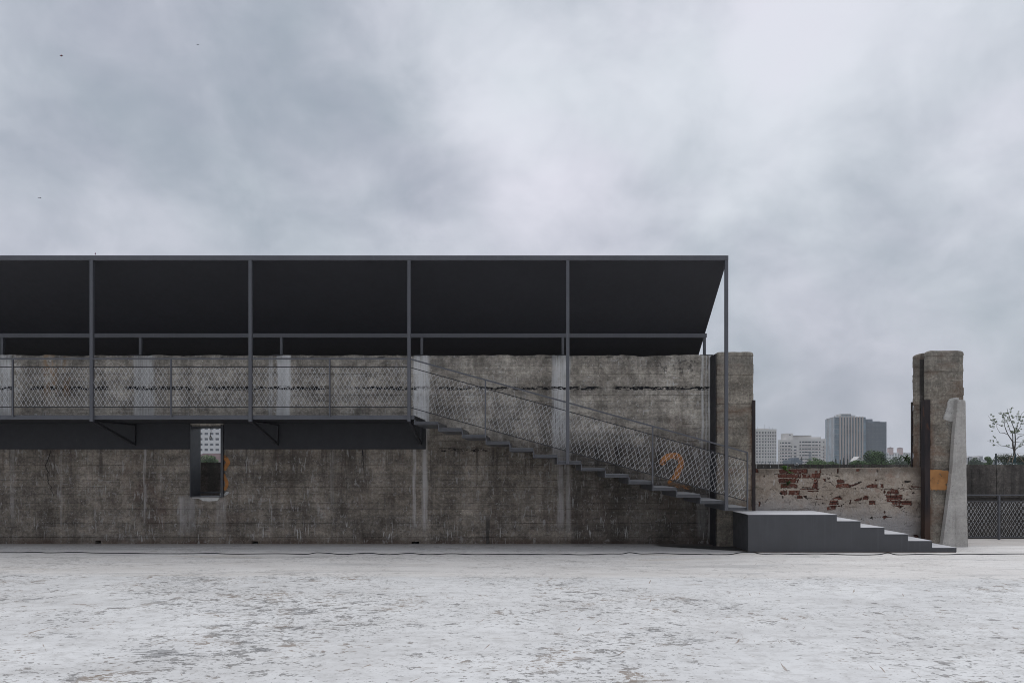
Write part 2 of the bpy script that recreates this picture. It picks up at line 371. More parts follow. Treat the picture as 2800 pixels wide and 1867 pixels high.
def plaster_mat():
    m, g = new_mat('old lime plaster'); p = g.pos(); x, y, z = g.sep(p)
    a = g.noise(p, 1.6, 5, .6).step(.3, .7)
    c = g.mix(a, (.285, .232, .185), (.41, .35, .29))
    b = g.noise(p, 6.5, 6, .7, .6)
    c = g.mix(b.step(.54, .68)*.6, c, (.45, .41, .365))
    gr = g.noise(p, 22, 7, .74); c = g.mix(.7, c, g.mix(1.0, c, g.mix(gr.step(.3, .7), (.6, .6, .6), (1.35, 1.35, 1.35)), 'MULTIPLY'))
    c = g.mix((1.0-b).step(.53, .66)*.65, c, (.17, .13, .098))
    cr = g.voro(g.vec(x+(g.noise(p, 5, 4, .6)-.5)*.25, z+(g.noise(p, 4, 4, .6)-.5)*.25, 0.0), 3.6, 'DISTANCE_TO_EDGE')
    cm = (1.0-cr.step(.002, .012))*g.noise(p, 3.4, 4, .6).step(.54, .62)
    c = g.mix(cm*.7, c, (.05, .042, .036))
    w_ = g.noise(g.vec(x*3, z*1.1, 4.0), 3.0, 5, .7, .5).step(.63, .72)
    c = g.mix(w_*.7, c, (.52, .50, .47))
    ft = (1.0-(z+(g.noise(p, 2.5, 4, .6)-.5)*.5-(7.2-x)*.09).step(.35, .95))
    c = g.mix(ft*.6, c, (.33, .335, .35))
    pit = g.noise(p, 22, 4, .7).step(.58, .68); c = g.mix(pit*.65, c, (.11, .09, .075))
    tpd = (z+(g.noise(g.vec(x*3, z*2, 1.0), 1.0, 5, .65)-.5)*.25).step(1.38, 1.56); c = g.mix(tpd*.55, c, (.10, .085, .07))
    rdm = g.noise(p, 3.2, 5, .65).step(.56, .68); c = g.mix(rdm*.35, c, (.22, .11, .075))
    hd = g.noise(g.vec(x*2.0, z*14, 4.0), 1.0, 5, .65, .5).step(.60, .68); c = g.mix(hd*.6, c, (.09, .075, .06))
    edge = x.step(7.75, 8.12)*g.noise(p, 3, 4, .6).step(.35, .6); c = g.mix(edge*.6, c, (.10, .072, .055))
    hgt = b*.8+g.noise(p, 22, 5, .7)*.6-cm*1.2-pit*.3
    g.out(c, .93, g.bump(hgt, .8, .025), 0.0, .2); return m
PLASTER = plaster_mat()
def brick_mat():
    m, g = new_mat('old red brick'); p = g.pos()
    oi = g.n.new('ShaderNodeObjectInfo'); rnd = S(g, oi.outputs['Random'])
    c = g.mix(rnd, (.135, .052, .038), (.205, .083, .058))
    c = g.mix((rnd*7.31 - g.math('FLOOR', rnd*7.31)).step(.55, 1.0)*.75, c, (.085, .036, .030))
    c = g.mix(g.noise(p, 9, 5, .65).step(.42, .68)*.7, c, (.115, .046, .034))
    c = g.mix(g.noise(p, 12, 6, .74, .5).step(.53, .64)*.8, c, (.30, .255, .215))
    c = g.mix(g.noise(p, 45, 3, .6).step(.62, .72)*.5, c, (.07, .03, .025))
    g.out(c, .92, g.bump(g.noise(p, 28, 5, .7)+g.noise(p, 9, 3, .6)*.6, .8, .02), 0, .2); return m
BRICK = brick_mat()
MORTAR = simple('dark mortar', (.055, .046, .040), .95, .2, .35, 14, .6)
def rust_mat():
    m, g = new_mat('rusted steel'); p = g.pos(); x, y, z = g.sep(p)
    c = g.mix(g.noise(g.vec(x*6, y*6, z*1.2), 1.4, 5, .65).step(.35, .65), (.014, .011, .013), (.036, .025, .024))
    c = g.mix(g.noise(g.vec(x*3, y*3, z*.9), 2.0, 5, .7).step(.62, .72)*.6, c, (.11, .042, .02))
    c = g.mix((1.0-z.step(.3, .95))*.45, c, (.10, .05, .026))
    g.out(c, .75, g.bump(g.noise(p, 40, 4, .7), .5, .01), .2, .4); return m
RUST = rust_mat()
def paint_decal(name, col, lo=.34, hi=.52, sc_=9.0, amt=1.0):
    m, g = new_mat(name); p = g.pos(); x, y, z = g.sep(p)
    a = g.noise(g.vec(x*1.0, z*1.0, 3.0), sc_, 6, .72, .4).step(lo, hi)*amt
    c = g.mix(g.noise(p, 6, 5, .6).step(.3, .7), tuple(v*.8 for v in col), tuple(v*1.15 for v in col))
    g.out(c, .85, g.bump(g.noise(p, 40, 4, .7), .4, .01), 0, .25, a.clamp()); return m
ORANGE = paint_decal('worn orange wall paint', (.40, .175, .06), .30, .48, 8.0, .9)
ORANGEF = paint_decal('faded orange wall paint', (.36, .17, .07), .42, .62, 10.0, .7)
ORANGE2 = paint_decal('orange pillar paint', (.38, .185, .07), .36, .44, 6.0, .9)
FILLW = paint_decal('pale filler smear', (.42, .42, .41), .34, .52, 7.0, .9)
def smear_mat():
    m, g = new_mat('cement smear'); p = g.pos(); x, y, z = g.sep(p)
    n_ = g.noise(g.vec(x*2.2, z, 0.0), 9.0, 6, .75, .3)
    a = (n_*.9 + (x-8.50)*5.0 + (z-2.75)*.8).step(.28, .62)*z.step(2.46, 2.60)
    c = g.mix(g.noise(p, 11, 5, .65).step(.3, .7), (.26, .255, .245), (.40, .395, .385))
    g.out(c, .9, g.bump(g.noise(p, 40, 4, .7), .4, .01), 0, .2, a.clamp()*.9); return m
SMEAR = smear_mat()
DRIP = paint_decal('cement drips', (.36, .36, .35), .44, .56, 9.0, .7)
FILLER = simple('pale filler', (.50, .49, .47), .9, .2, .15, 8, .4)

def ground_mat():
    m, g = new_mat('worn white roof paint'); p = g.pos(); x, y, z = g.sep(p)
    v = g.vec(x, y, 0.0)
    big = g.noise(v, .35, 4, .55)
    paint = g.mix(g.noise(v, .9, 5, .6).step(.3, .7), (.635, .634, .634), (.715, .714, .712))
    paint = g.mix(g.noise(g.vec(x*.35, y*.9, 2.0), 1.3, 6, .68).step(.44, .66)*.5, paint, (.53, .522, .515))
    paint = g.mix(g.noise(g.vec(x*.8, y*1.1, 6.0), 6.0, 6, .72).step(.44, .66)*.6, paint, (.45, .44, .43))
    bare = g.mix(g.noise(g.vec(x*.5, y*1.8, 0.0), 1.4, 6, .68).step(.32, .68), (.62, .59, .56), (.75, .725, .70))
    bare = g.mix(g.noise(g.vec(x*.3, y*1.2, 5.0), 1.1, 5, .6).step(.58, .72)*.5, bare, (.50, .42, .33))
    bare = g.mix(g.noise(g.vec(x*.25, y*2.2, 8.0), 1.6, 6, .7, .6).step(.53, .66)*.5, bare, (.36, .355, .355))
    bare = g.mix(g.noise(g.vec(x*1.2, y*9.0, 18.0), 1.6, 5, .7, .3).step(.56, .68)*.5, bare, (.42, .40, .385))
    edge = y + (g.noise(g.vec(x*.6, 0.0, 1.0), 1.0, 4, .6)-.5)*.7 + x*.022 + (g.noise(v, 8, 4, .7)-.5)*.10
    line = edge.step(-3.10, -2.72)*.9
    c = g.mix(line*.85, paint, bare)
    # chipped paint in mottled clusters, dragged a little along the trowel direction
    xs = x*.72+y*.06; ys = y*.95
    clus = g.noise(g.vec(x*.7, y*.9, 4.0), .8, 4, .6)
    left = 1.0-x.step(-3.0, 5.0)*.30
    thr = (clus.step(.28, .66)*left)*.095+.024
    wear = (1.0-line*.6)
    ch1 = (g.noise(g.vec(xs, ys, 7.0), 8.5, 7, .68, .15)+thr).step(.668, .684)
    ch2 = (g.noise(g.vec(xs, ys*1.2, 17.0), 22.0, 5, .66)+thr).step(.668, .69)
    ch3 = (g.noise(g.vec(xs*.8, ys*1.1, 27.0), 2.9, 9, .78, .2)+thr*.95).step(.676, .70)
    ch4 = g.noise(g.vec(x*.8, y*.6, 1.0), 44.0, 4, .66).step(.58, .68)
    tone = g.noise(v, 1.7, 3, .5).step(.34, .52)
    chc = g.mix(tone, (.22, .165, .125), (.14, .136, .134))
    chc = g.mix(g.noise(v, 30, 4, .7).step(.45, .62)*.55, chc, (.40, .38, .36))
    c = g.mix((ch1*wear).clamp()*.75, c, chc)
    c = g.mix((ch2*wear).clamp()*.8, c, chc)
    c = g.mix((ch3*wear).clamp()*.62, c, g.mix(tone, (.22, .17, .13), (.15, .15, .155)))
    c = g.mix(ch4*.42, c, (.33, .315, .30))
    # dragged scratches
    for ang, sd_, th in ((1.33, 3.0, .715), (.12, 41.0, .72), (-.9, 77.0, .735), (1.12, 93.0, .72)):
        ca, sa = math.cos(ang), math.sin(ang)
        u_, v_ = x*ca+y*sa, y*ca-x*sa
        s_ = g.noise(g.vec(u_*1.3, v_*20.0, sd_), 1.0, 3, .5).step(th-.012, th+.012)*g.noise(g.vec(u_*2, v_*2, sd_+5), 2.0, 4, .6).step(.38, .5)
        c = g.mix(s_*wear*.8, c, (.26, .20, .155))
    # near-black wedge at the foot of the wall beside the step block, dirt line along the wall
    dark_wedge = x.step(2.5, 2.7)*(1.0-x.step(4.135, 4.15))*(y+(g.noise(v, 5, 4, .7)-.5)*.08+(x-2.58)*.58).step(.98, 1.08)
    c = g.mix(dark_wedge*.93, c, (.018, .017, .016))
    dirt = (y+(g.noise(v, 3, 5, .65)-.5)*.35).step(.75, 1.40)
    c = g.mix(dirt*.5, c, (.27, .235, .21))
    h = g.noise(v, 26, 5, .7)*.4-(ch1+ch3)*.5
    g.out(c, g.noise(v, 2, 4, .6).step(.3, .7, .62, .8), g.bump(h, .35, .012), 0, .3); return m
GROUND = ground_mat()

# ------------------------------------------------------------------ ground and terrace
CITY_Z = -16.0
tag(mesh_obj('ground', [(-3000, -900, CITY_Z), (3000, -900, CITY_Z), (3000, 5000, CITY_Z), (-3000, 5000, CITY_Z)], [(0, 1, 2, 3)],
             simple('city ground', (.16, .165, .15), .9, .2, .3, .02)), 'grey green city ground far below the roof terrace', 'ground', kind='structure')
t = MB().box(-24, 26, -34, 2.42, -.35, 0.0)
tag(t.build('terrace_floor', GROUND), 'worn white painted concrete roof terrace floor with brown chips', 'floor', kind='structure')
tag(MB().box(-24, 26, 2.42, 4.8, -1.2, -.45).build('gutter_floor', PARAPETM), 'dark sunken gutter floor behind the mesh fence', 'gutter', kind='structure')

# ------------------------------------------------------------------ parapet behind everything
pp = thing('parapet_wall', (6, 3.3, -.6), 'dark grey board marked concrete parapet behind the brick wall and mesh fence', 'wall')
PY0 = 4.4
def par_top(x): return 1.735-.0030*(x+8.3)+.012*nz(x*1.3, 4.0)
xs = [-22.0]; random.seed(11)
while xs[-1] < 26: xs.append(xs[-1]+random.uniform(.17, .215))
mb = MB(); k = 0
for a, b in zip(xs[:-1], xs[1:]):
    dy = random.uniform(-.006, .006); zl = .84+.03*nz(a*3, 2.0)
    n = 3
    for i in range(n):
        x0, x1 = a+.004+(b-a-.008)*i/n, a+.004+(b-a-.008)*(i+1)/n
        mb.add([(x0, PY0+dy, zl+.02*nz(x0*9, 1)), (x1, PY0+dy, zl+.02*nz(x1*9, 1)), (x1, PY0+dy, par_top(x1)), (x0, PY0+dy, par_top(x0)),
                (x1, PY0+.33, par_top(x1)), (x0, PY0+.33, par_top(x0)), (x0, PY0+.12, zl), (x1, PY0+.12, zl)], [(0, 1, 2, 3), (3, 2, 4, 5), (6, 7, 1, 0)])
mb.box(-22, 26, PY0+.03, PY0+.32, .85, 1.58)
mb.build('upper_wall', PARAPETM, pp)
mb = MB(); z0 = -.65
while z0 < .84:
    z1 = min(z0+random.uniform(.14, .2), .86); mb.box(-22, 26, PY0+.05+random.uniform(0, .012), PY0+.3, z0, z1-.008); z0 = z1
mb.box(-22, 26, PY0+.07, PY0+.29, -.65, .86)
mb.build('lower_wall', PARAPETM, pp)
s = at(2178, 1268, PY0)
sp = MB()
for i in range(9):
    a = Vector((s.x+random.uniform(-.045, .045), PY0-.006, s.z+random.uniform(-.03, .015))); r = random.uniform(.008, .022)
    sp.add([a+Vector((r*math.cos(q)*1.5, -.004, r*math.sin(q))) for q in [j*math.pi/3 for j in range(6)]], [tuple(range(5, -1, -1))])
o = sp.build('paint_splash', simple('white splash', (.7, .7, .7), .8), pp)

# ------------------------------------------------------------------ long concrete wall
WY0, WY1 = 1.41, 1.85; WX0, WX1 = -16.0, 3.815
WINX0, WINX1, WINZ0, WINZ1 = -7.15, -6.44, .985, 2.47
random.seed(3)
zs_b = [0.0]
while zs_b[-1] < 3.8: zs_b.append(zs_b[-1]+random.choice((.125, .14, .155, .18)))
boff = [random.uniform(-.0045, .0045) for _ in zs_b]
def board(z):
    for i in range(len(zs_b)-1, -1, -1):
        if z >= zs_b[i]-1e-6: return i
    return 0
def wall_top(x): return 3.965+.018*nz(x*1.7, 0.3)+.020*nz(x*6.5, 2.3)+.010*nz(x*19, 5.3)-.08*max(0, nz(x*1.1, 9.1)-.25)
def wall_y(x, z):
    i = board(z); d = boff[i]+.003*nz(x*1.3+i*7.7, z*2)+.003*nz(x*5, z*5)
    for b in zs_b[1:]:
        if abs(z-b) < .004: d += .007*max(0, .55+nz(x*1.9, b*3))
    return WY0+d
wall = thing('concrete_wall', (-4, 1.63, 0), 'long board marked grey concrete wall with lime streaks behind the steel stair', 'wall')
weeps = [(-9.16, -9.04, .075), (-5.87, -5.73, .06), (-2.50, -2.34, .05)]
cx = {WX0, WX1, WINX0, WINX1}
for a, b, h in weeps: cx |= {a, b}
x = WX0
while x < WX1: x += .075; cx.add(min(x, WX1))
cx = sorted(cx); cx = [c for i, c in enumerate(cx) if i == 0 or c-cx[i-1] > .004 or c in (WINX0, WINX1)]
rz = {0.0, WINZ0, WINZ1, .05, .06, .075}
for b in zs_b[1:]: rz |= {b-.006, b, b+.006}
z = 0
while z < 3.9: z += .07; rz.add(z)
rz = [r for r in sorted(rz) if r < 3.88]; rz = [r for i, r in enumerate(rz) if i == 0 or r-rz[i-1] > .0035]
nR = len(rz); tops = 3
def is_hole(xm, zm):
    if WINX0 < xm < WINX1 and WINZ0 < zm < WINZ1: return True
    return any(a < xm < b and zm < h for a, b, h in weeps)
mb = MB(); idx = {}
def vid(i, j):
    if (i, j) not in idx:
        xv = cx[i]
        if j < nR: zv = rz[j]; yv = wall_y(xv, zv)
        else:
            f = (j-nR+1)/tops; zt = wall_top(xv); zv = rz[-1]+(zt-rz[-1])*f; yv = wall_y(xv, zv)+(.012+.012*nz(xv*8, 5))*(f == 1)
        idx[(i, j)] = len(mb.v); mb.v.append((xv, yv, zv))
    return idx[(i, j)]
R = nR+tops
hole = {}
for i in range(len(cx)-1):
    for j in range(R-1):
        zc = (rz[j]+rz[j+1])/2 if j+1 < nR else 3.9
        hole[(i, j)] = is_hole((cx[i]+cx[i+1])/2, zc)
        if not hole[(i, j)]: mb.f.append((vid(i, j), vid(i+1, j), vid(i+1, j+1), vid(i, j+1)))
def back(a):
    p = mb.v[a]; mb.v.append((p[0], WY1, p[2])); return len(mb.v)-1
for (i, j), h in list(hole.items()):
    for di, dj, e in ((-1, 0, ((0, 0), (0, 1))), (1, 0, ((1, 1), (1, 0))), (0, -1, ((1, 0), (0, 0))), (0, 1, ((0, 1), (1, 1)))):
        nb = hole.get((i+di, j+dj), True)
        if not h and nb:
            a, b = vid(i+e[0][0], j+e[0][1]), vid(i+e[1][0], j+e[1][1]); mb.f.append((a, b, back(b), back(a)))
for x0, x1, z0, z1 in ((WX0, WINX0, 0, 3.93), (WINX1, WX1, 0, 3.93), (WINX0, WINX1, 0, WINZ0), (WINX0, WINX1, WINZ1, 3.93)):
    mb.add([(x0, WY1+.001, z0), (x1, WY1+.001, z0), (x1, WY1+.001, z1), (x0, WY1+.001, z1)], [(3, 2, 1, 0)])
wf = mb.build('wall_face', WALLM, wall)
ja = wf.data.attributes.new('joint', 'FLOAT', 'POINT'); jset = [round(b, 4) for b in zs_b[1:]]
ja.data.foreach_set('value', [1.0 if any(abs(v[2]-b) < .002 for b in zs_b[1:]) else 0.0 for v in mb.v])
# painted numerals: flat paint following the wall
def ribbon(pts, width, y, sub=4, wv=.18):
    P = []
    n = len(pts)
    for i in range(n-1):
        p0 = Vector(pts[max(i-1, 0)]); p1 = Vector(pts[i]); p2 = Vector(pts[i+1]); p3 = Vector(pts[min(i+2, n-1)])
        for s_ in range(sub):
            t = s_/sub; P.append(.5*((2*p1)+(-p0+p2)*t+(2*p0-5*p1+4*p2-p3)*t*t+(-p0+3*p1-3*p2+p3)*t**3))
    P.append(Vector(pts[-1])); m_ = MB()
    for i, p in enumerate(P):
        t = (P[min(i+1, len(P)-1)]-P[max(i-1, 0)]).normalized(); nn = Vector((-t.y, t.x)); ww = width/2*(1+wv*nz(i*.9, 3.3))
        if i in (0, len(P)-1): ww *= .55
        for s_ in (-1, 1): q = p+nn*ww*s_; m_.v.append((q.x, y, q.y))
        if i: k = 2*i; m_.f.append((k-2, k-1, k+1, k))
    return m_
def wp(u, v): a = at(1500+.2997*u, 1050+.2997*v, WY0); return (a.x, a.z)
num = ribbon([wp(1035, 738), wp(1050, 690), wp(1092, 660), wp(1140, 652), wp(1185, 668), wp(1208, 705), wp(1205, 745), wp(1180, 790), wp(1168, 830), wp(1140, 860)], .125, WY0-.011)
n2_ = ribbon([wp(1140, 855), wp(1112, 880), wp(1090, 905)], .07, WY0-.0105); num.add(n2_.v, n2_.f)
n2_ = ribbon([wp(1085, 908), wp(1130, 915), wp(1190, 930), wp(1250, 940), wp(1295, 945)], .075, WY0-.0115, wv=.35)
no = num.build('painted_numeral', ORANGE, wall); no['label'] = 'worn orange painted numeral 2'
n2_.build('faded_stroke', ORANGEF, no)
def wq(u, v): a = at(500+.1722*u, 1130+.1722*v, WY0); return (a.x, a.z)
num = ribbon([wq(648, 680), wq(690, 720), wq(720, 775), wq(690, 835), wq(655, 900)], .085, WY0-.011)
n2_ = ribbon([wq(650, 960), wq(670, 1030), wq(700, 1090), wq(698, 1150), wq(660, 1215)], .065, WY0-.0115); num.add(n2_.v, n2_.f)
num.build('painted_numeral', ORANGE, wall)['label'] = 'remains of an orange numeral 3 cut by the window'
m_ = MB(); pts = [(145, 1318), (575, 1312), (585, 1340), (545, 1385), (430, 1392), (330, 1388), (250, 1350), (150, 1345)]
m_.v = [(wq(*p)[0], WY0-.008, wq(*p)[1]) for p in pts] + [(wq(*p)[0], WY0+.02, wq(*p)[1]) for p in pts]; k = len(pts)
m_.f = [tuple(range(k-1, -1, -1))] + [(i, (i+1) % k, k+(i+1) % k, k+i) for i in range(k)]
m_.build('filler_patch', FILLER, wall)
m_ = MB(); pts = [(590, 1290), (600, 1240), (660, 1275), (690, 1240), (735, 1238), (725, 1275), (670, 1305), (615, 1320), (590, 1340)]
m_.v = [(wq(*p)[0], WY0-.009, wq(*p)[1]) for p in pts] + [(wq(*p)[0], WY0+.02, wq(*p)[1]) for p in pts]; k = len(pts)
m_.f = [tuple(range(k-1, -1, -1))] + [(i, (i+1) % k, k+(i+1) % k, k+i) for i in range(k)]
m_.build('filler_patch', FILLW, wall)
# window slot with steel lining
win = bpy.data.objects.new('window', None); link(win, wall); win.location = Vector(((WINX0+WINX1)/2, WY0, WINZ0))-wloc(wall)
MB().box(WINX0+.005, WINX0+.022, 1.365, 1.80, WINZ0+.02, 2.50).build('jamb', FRAME, win)
MB().box(WINX1-.060, WINX1-.006, 1.367, 1.80, WINZ0+.02, 2.50).build('jamb', FRAME, win)
MB().box(WINX0+.003, WINX1-.004, 1.363, 1.80, WINZ0+.002, WINZ0+.019).build('sill', FRAME, win)
MB().box(WINX0+.023, WINX1-.061, 1.366, 1.80, 2.452, 2.468).build('head', FRAME, win)
MB().box(WINX0+.023, WINX1-.061, 1.74, 1.765, 1.055, 1.085).build('guard_bar', FRAME, win)
cp = at(576, 1163, 1.5)
pts = [(cp.x+.012*math.sin(i*.7)-.004*i*.3, 1.5, 2.45-.033*i) for i in range(9)]
pts += [(pts[-1][0]+.028, 1.5, pts[-1][2]+.03), (pts[-1][0]+.034, 1.5, pts[-1][2]+.075), (pts[-1][0]+.02, 1.5, pts[-1][2]+.095), (pts[-1][0]+.004, 1.5, pts[-1][2]+.05)]
tag(MB().tube(pts, .006, 6).build('hanging_cable', CABLE), 'loose black cable end hanging in the narrow window slot', 'cable')

# ------------------------------------------------------------------ steel gallery: canopy, walkway, stair
gal = thing('steel_gallery', (-4, 0.03, 0), 'dark grey steel walkway with sloping canopy and stair on the concrete wall', 'gallery')
PW = .062
def post_x(i): return X(1984.5, 0)-3.003*i
GX0 = -15.5
RX1 = X(1989.4, 0)
# canopy
zr = lambda y: 5.535-.655*y
RY1 = 2.75
mb = MB(); mb.add([(GX0, .0, zr(0)), (RX1-.012, .0, zr(0)), (RX1-.012, RY1, zr(RY1)), (GX0, RY1, zr(RY1)), (GX0, .0, zr(0)+.05), (RX1-.012, .0, zr(0)+.05), (RX1-.012, RY1, zr(RY1)+.05), (GX0, RY1, zr(RY1)+.05)],
                  [(3, 2, 1, 0), (4, 5, 6, 7), (0, 1, 5, 4), (1, 2, 6, 5), (2, 3, 7, 6), (3, 0, 4, 7)])
roof = mb.build('canopy_roof', SOFFIT, gal)
bevel(MB().box(GX0, RX1, -.062, -.001, Z(714, 0), Z(701, 0)).build('front_beam', STEEL, gal))
RYB = 1.63
rbx = X(1931.6, RYB)
bevel(MB().box(GX0, rbx, RYB-.04, RYB+.03, Z(923.5, RYB), Z(912, RYB)).build('rear_beam', STEEL, gal))
for px in (7, 385, 770, 1153.6, 1539, 1926):
    x = X(px, RYB); wz = 3.985
    q = bevel(MB().box(x-.028, x+.028, RYB-.028, RYB+.028, wz, Z(923.5, RYB)-.001).build('rear_post', STEEL, gal))
    MB().box(x-.135, x+.135, RYB-.2, RYB+.13, wz-.02, wz).build('base_plate', DARKSTEEL, q)
# front posts
post_foot = {0: Z(1395.3, 0), 1: Z(1267.9, 0)}
for i in range(5):
    x = post_x(i); zf = post_foot.get(i, Z(1153, 0))
    bevel(MB().box(x-PW/2, x+PW/2, -.066, -.004, zf, Z(714, 0)-.001).build('post', STEEL, gal))
# deck
DX1 = X(1133.3, 0); DZ1, DZ0 = Z(1134.8, 0), Z(1146.8, 0)
bevel(MB().box(GX0, DX1, .0, 1.385, DZ0+.012, DZ1-.004).build('deck', DARKSTEEL, gal))
bevel(MB().box(GX0, DX1+.001, -.012, -.001, DZ0, DZ1).build('deck_edge', STEEL, gal), .003)
# wall plates under the deck, both sides of the window
BZ0 = Z(1228, 1.39)
bevel(MB().box(GX0, WINX0-.003, 1.372, 1.400, BZ0, DZ0+.010).build('wall_plate', DARKSTEEL, gal))
bevel(MB().box(WINX1+.003, X(1164, 1.38), 1.372, 1.400, BZ0, DZ0+.010).build('wall_plate', DARKSTEEL, gal))
for i in (2, 3, 4):
    x = post_x(i); zf = Z(1153, 0)
    b = MB().bar((x, .0, DZ0-.018), (x, 1.36, DZ0-.018), .045, .036).build('bracket', DARKSTEEL, gal)
    MB().bar((x, -.035, zf+.022), (x, 1.345, 2.10), .045, .045).build('strut', STEEL if i < 0 else DARKSTEEL, b)
    MB().box(x-.022, x+.022, 1.325, 1.371, 2.07, DZ0-.037).build('leg', DARKSTEEL, b)
# stair
RUN = 65.15/144; RISE = .12515; TZ0 = Z(1161, 0)
for i in range(14):
    x0 = DX1+RUN*i; x1 = x0+RUN; zb = TZ0-RISE*i
    tr = MB().box(x0+.0135, x1-.001, -.004, 1.385, zb+.012, zb+.058).build('tread', BLOCK, gal)
    bevel(MB().box(x0+.012, x1+.010, -.016, 1.384, zb, zb+.011).build('lip', STEEL, tr), .002)
    MB().box(x0+.0135, x1-.006, .010, 1.382, zb+.0585, zb+.0625).build('tread_plate', TREAD2, tr)
    ztop = (zb+RISE-.002) if i else DZ0-.001
    bevel(MB().box(x0-.006, x0+.0125, -.015, 1.383, zb, ztop).build('riser', STEEL, gal), .002)
# railing
SL = -.2764
HZ, UZ, LZ = Z(981.5, 0), Z(1003.8, 0), Z(1113, 0)
px_ = [post_x(4)-1.5] + sum([[post_x(i), post_x(i)+1.5] for i in (4, 3)], []) + [post_x(2)]
RX0 = post_x(2); RXE = X(2043, 0)
def sl(z, x): return z if x <= RX0 else z+SL*(x-RX0)
H2 = Z(983.5, 0)+.012
MB().bar((GX0, -.036, HZ), (RX0-.032, -.036, HZ), .032, .026).build('handrail', STEEL, gal)
MB().bar((RX0+.03, -.036, H2-.006), (RXE, -.036, sl(H2, RXE)), .032, .026).build('handrail', STEEL, gal)
for zz_ in (UZ, LZ):  # rods take the darker steel to paint in their shaded undersides
    MB().tube([(GX0, -.036, zz_), (RX0-.03, -.036, zz_)], .009, 6).build('rod', DARKSTEEL, gal)
    MB().tube([(RX0+.03, -.036, zz_-.012), (RXE, -.036, sl(zz_-.012, RXE))], .009, 6).build('rod', DARKSTEEL, gal)
bal = [post_x(4)-1.5, post_x(4)+1.5, post_x(3)+1.5]
for x in bal: bevel(MB().box(x-.014, x+.014, -.050, -.022, DZ1-.03, HZ-.0135).build('baluster', STEEL, gal), .002)
def stair_bottom(x): return TZ0-RISE*int((x-DX1)/RUN)
for px in (1327.5, 1783.5, 2042):
    x = X(px, 0); bevel(MB().box(x-.014, x+.014, -.050, -.022, stair_bottom(x-.02)+.0, sl(H2, x)-.012).build('baluster', STEEL, gal), .002)
# cable net
def net(x0, x1, zlo, zhi, slope=0.0, y=-.036, w=.0875, h=.147, r=.0026, xref=0.0):
    """rope net clipped to a bay; its rows run along the rods"""
    m_ = MB(); ang = math.atan(slope); ca, sa = math.cos(ang), math.sin(ang)
    zb = lambda x: zlo+slope*(x-x0); zt = lambda x: zhi+slope*(x-x0)
    L = (x1-x0)/ca+.5; H = (zhi-zlo)*ca; rows = round(H/(h/2)); hh = H/rows
    def tow(u, v):
        f = math.sin(math.pi*min(1, max(0, v/H))); u += f*.012*nz(u*2.3+x0, v*4, 1); v += f*.012*nz(u*2.3+x0, v*4, 7)
        return Vector((x0+u*ca-v*sa, y+.012*f*nz(u*1.5, v*2, x0), zlo+u*sa+v*ca))
    for j in range(-12, int(L/(w/2))+12):
        seg = []
        for r_ in range(rows+1):
            even = (r_+j) % 2 == 0
            u = (j if even else j+1)*w/2; v = r_*hh
            uu = u+(.0045 if even else -.0045)
            for dv in ((-.006, .006) if 0 < r_ < rows else ((.0,) if r_ == 0 else (0.0,))): seg.append(tow(uu, v+dv))
        run = []
        for q in seg+[None]:
            if q is not None and x0+.004 < q.x < x1-.004: run.append(q)
            else:
                if len(run) > 1: m_.tube(run, r, 4, False)
                run = []
    return m_
bays = []
edges = [post_x(4)-3.0, post_x(4)-1.5, post_x(4), post_x(4)+1.5, post_x(3), post_x(3)+1.5, post_x(2)]
for a, b in zip(edges[:-1], edges[1:]):
    net(a+.03, b-.03, LZ+.006, UZ-.002).build('cable_net', WIRE, gal)
se = [RX0, X(1327.5, 0), post_x(1), X(1783.5, 0), post_x(0), X(2042, 0)]
for a, b in zip(se[:-1], se[1:]):
    net(a+.03, b-.016, sl(LZ-.006, a+.03), sl(UZ-.014, a+.03), SL).build('cable_net', WIRE, gal)

# ------------------------------------------------------------------ step block
blk = thing('step_block', (6.1, .55, 0), 'solid dark grey metal clad landing with five steps down at the stair foot', 'steps')
bx = [X(p, 0) for p in (2046, 2288.2, 2353, 2418.5, 2483, 2548.6, 2615.5)]; bz = [Z(p, 0) for p in (1406.1, 1423.4, 1441.2, 1459.1, 1477.5, 1496.3)]
BY1 = [.985]*2+[.985]*4
prof = [(bx[0], .012)]
prof2 = []
for i in range(6): prof2 += [(bx[i], bz[i]-.006), (bx[i+1], bz[i]-.006)]
prof = [(bx[0], .012)]+prof2+[(bx[6], .012)]
def block_back(i): return 1.15 if i < 5 else .99
mb = MB()
n = len(prof)
mb.v = [(a, .0, b) for a, b in prof]+[(a, .985, b) for a, b in prof]
mb.f = [tuple(range(n))]+[((i+1) % n, i, n+i, n+(i+1) % n) for i in range(n)]
mb.build('body', BLOCK, blk)
mb = MB().box(bx[0]+.45, bx[5]-.02, .98, 1.165, .012, .2)
mb.build('rear_infill', BLOCK, blk)

for i in range(6):
    x0 = bx[i]+(0 if i == 0 else .001); x1 = bx[i+1]+.004
    bk = .99 if i == 5 else 1.165
    tr = MB()
    if i == 0: tr.box(x0-.004, 4.60, -.004, .99, bz[i]-.0055, bz[i]); tr.box(4.6, x1, -.004, bk, bz[i]-.0055, bz[i])
    elif i == 5: tr.box(x0, x1, -.004, .97, bz[i]-.0055, bz[i])
    else: tr.box(x0, x1, -.004, bk, bz[i]-.0055, bz[i])
    tr.build('tread', TREADM, blk)
MB().box(bx[0]+.005, bx[6]-.004, .004, .97, .0, .0115).build('plinth_strip', RUST, blk)

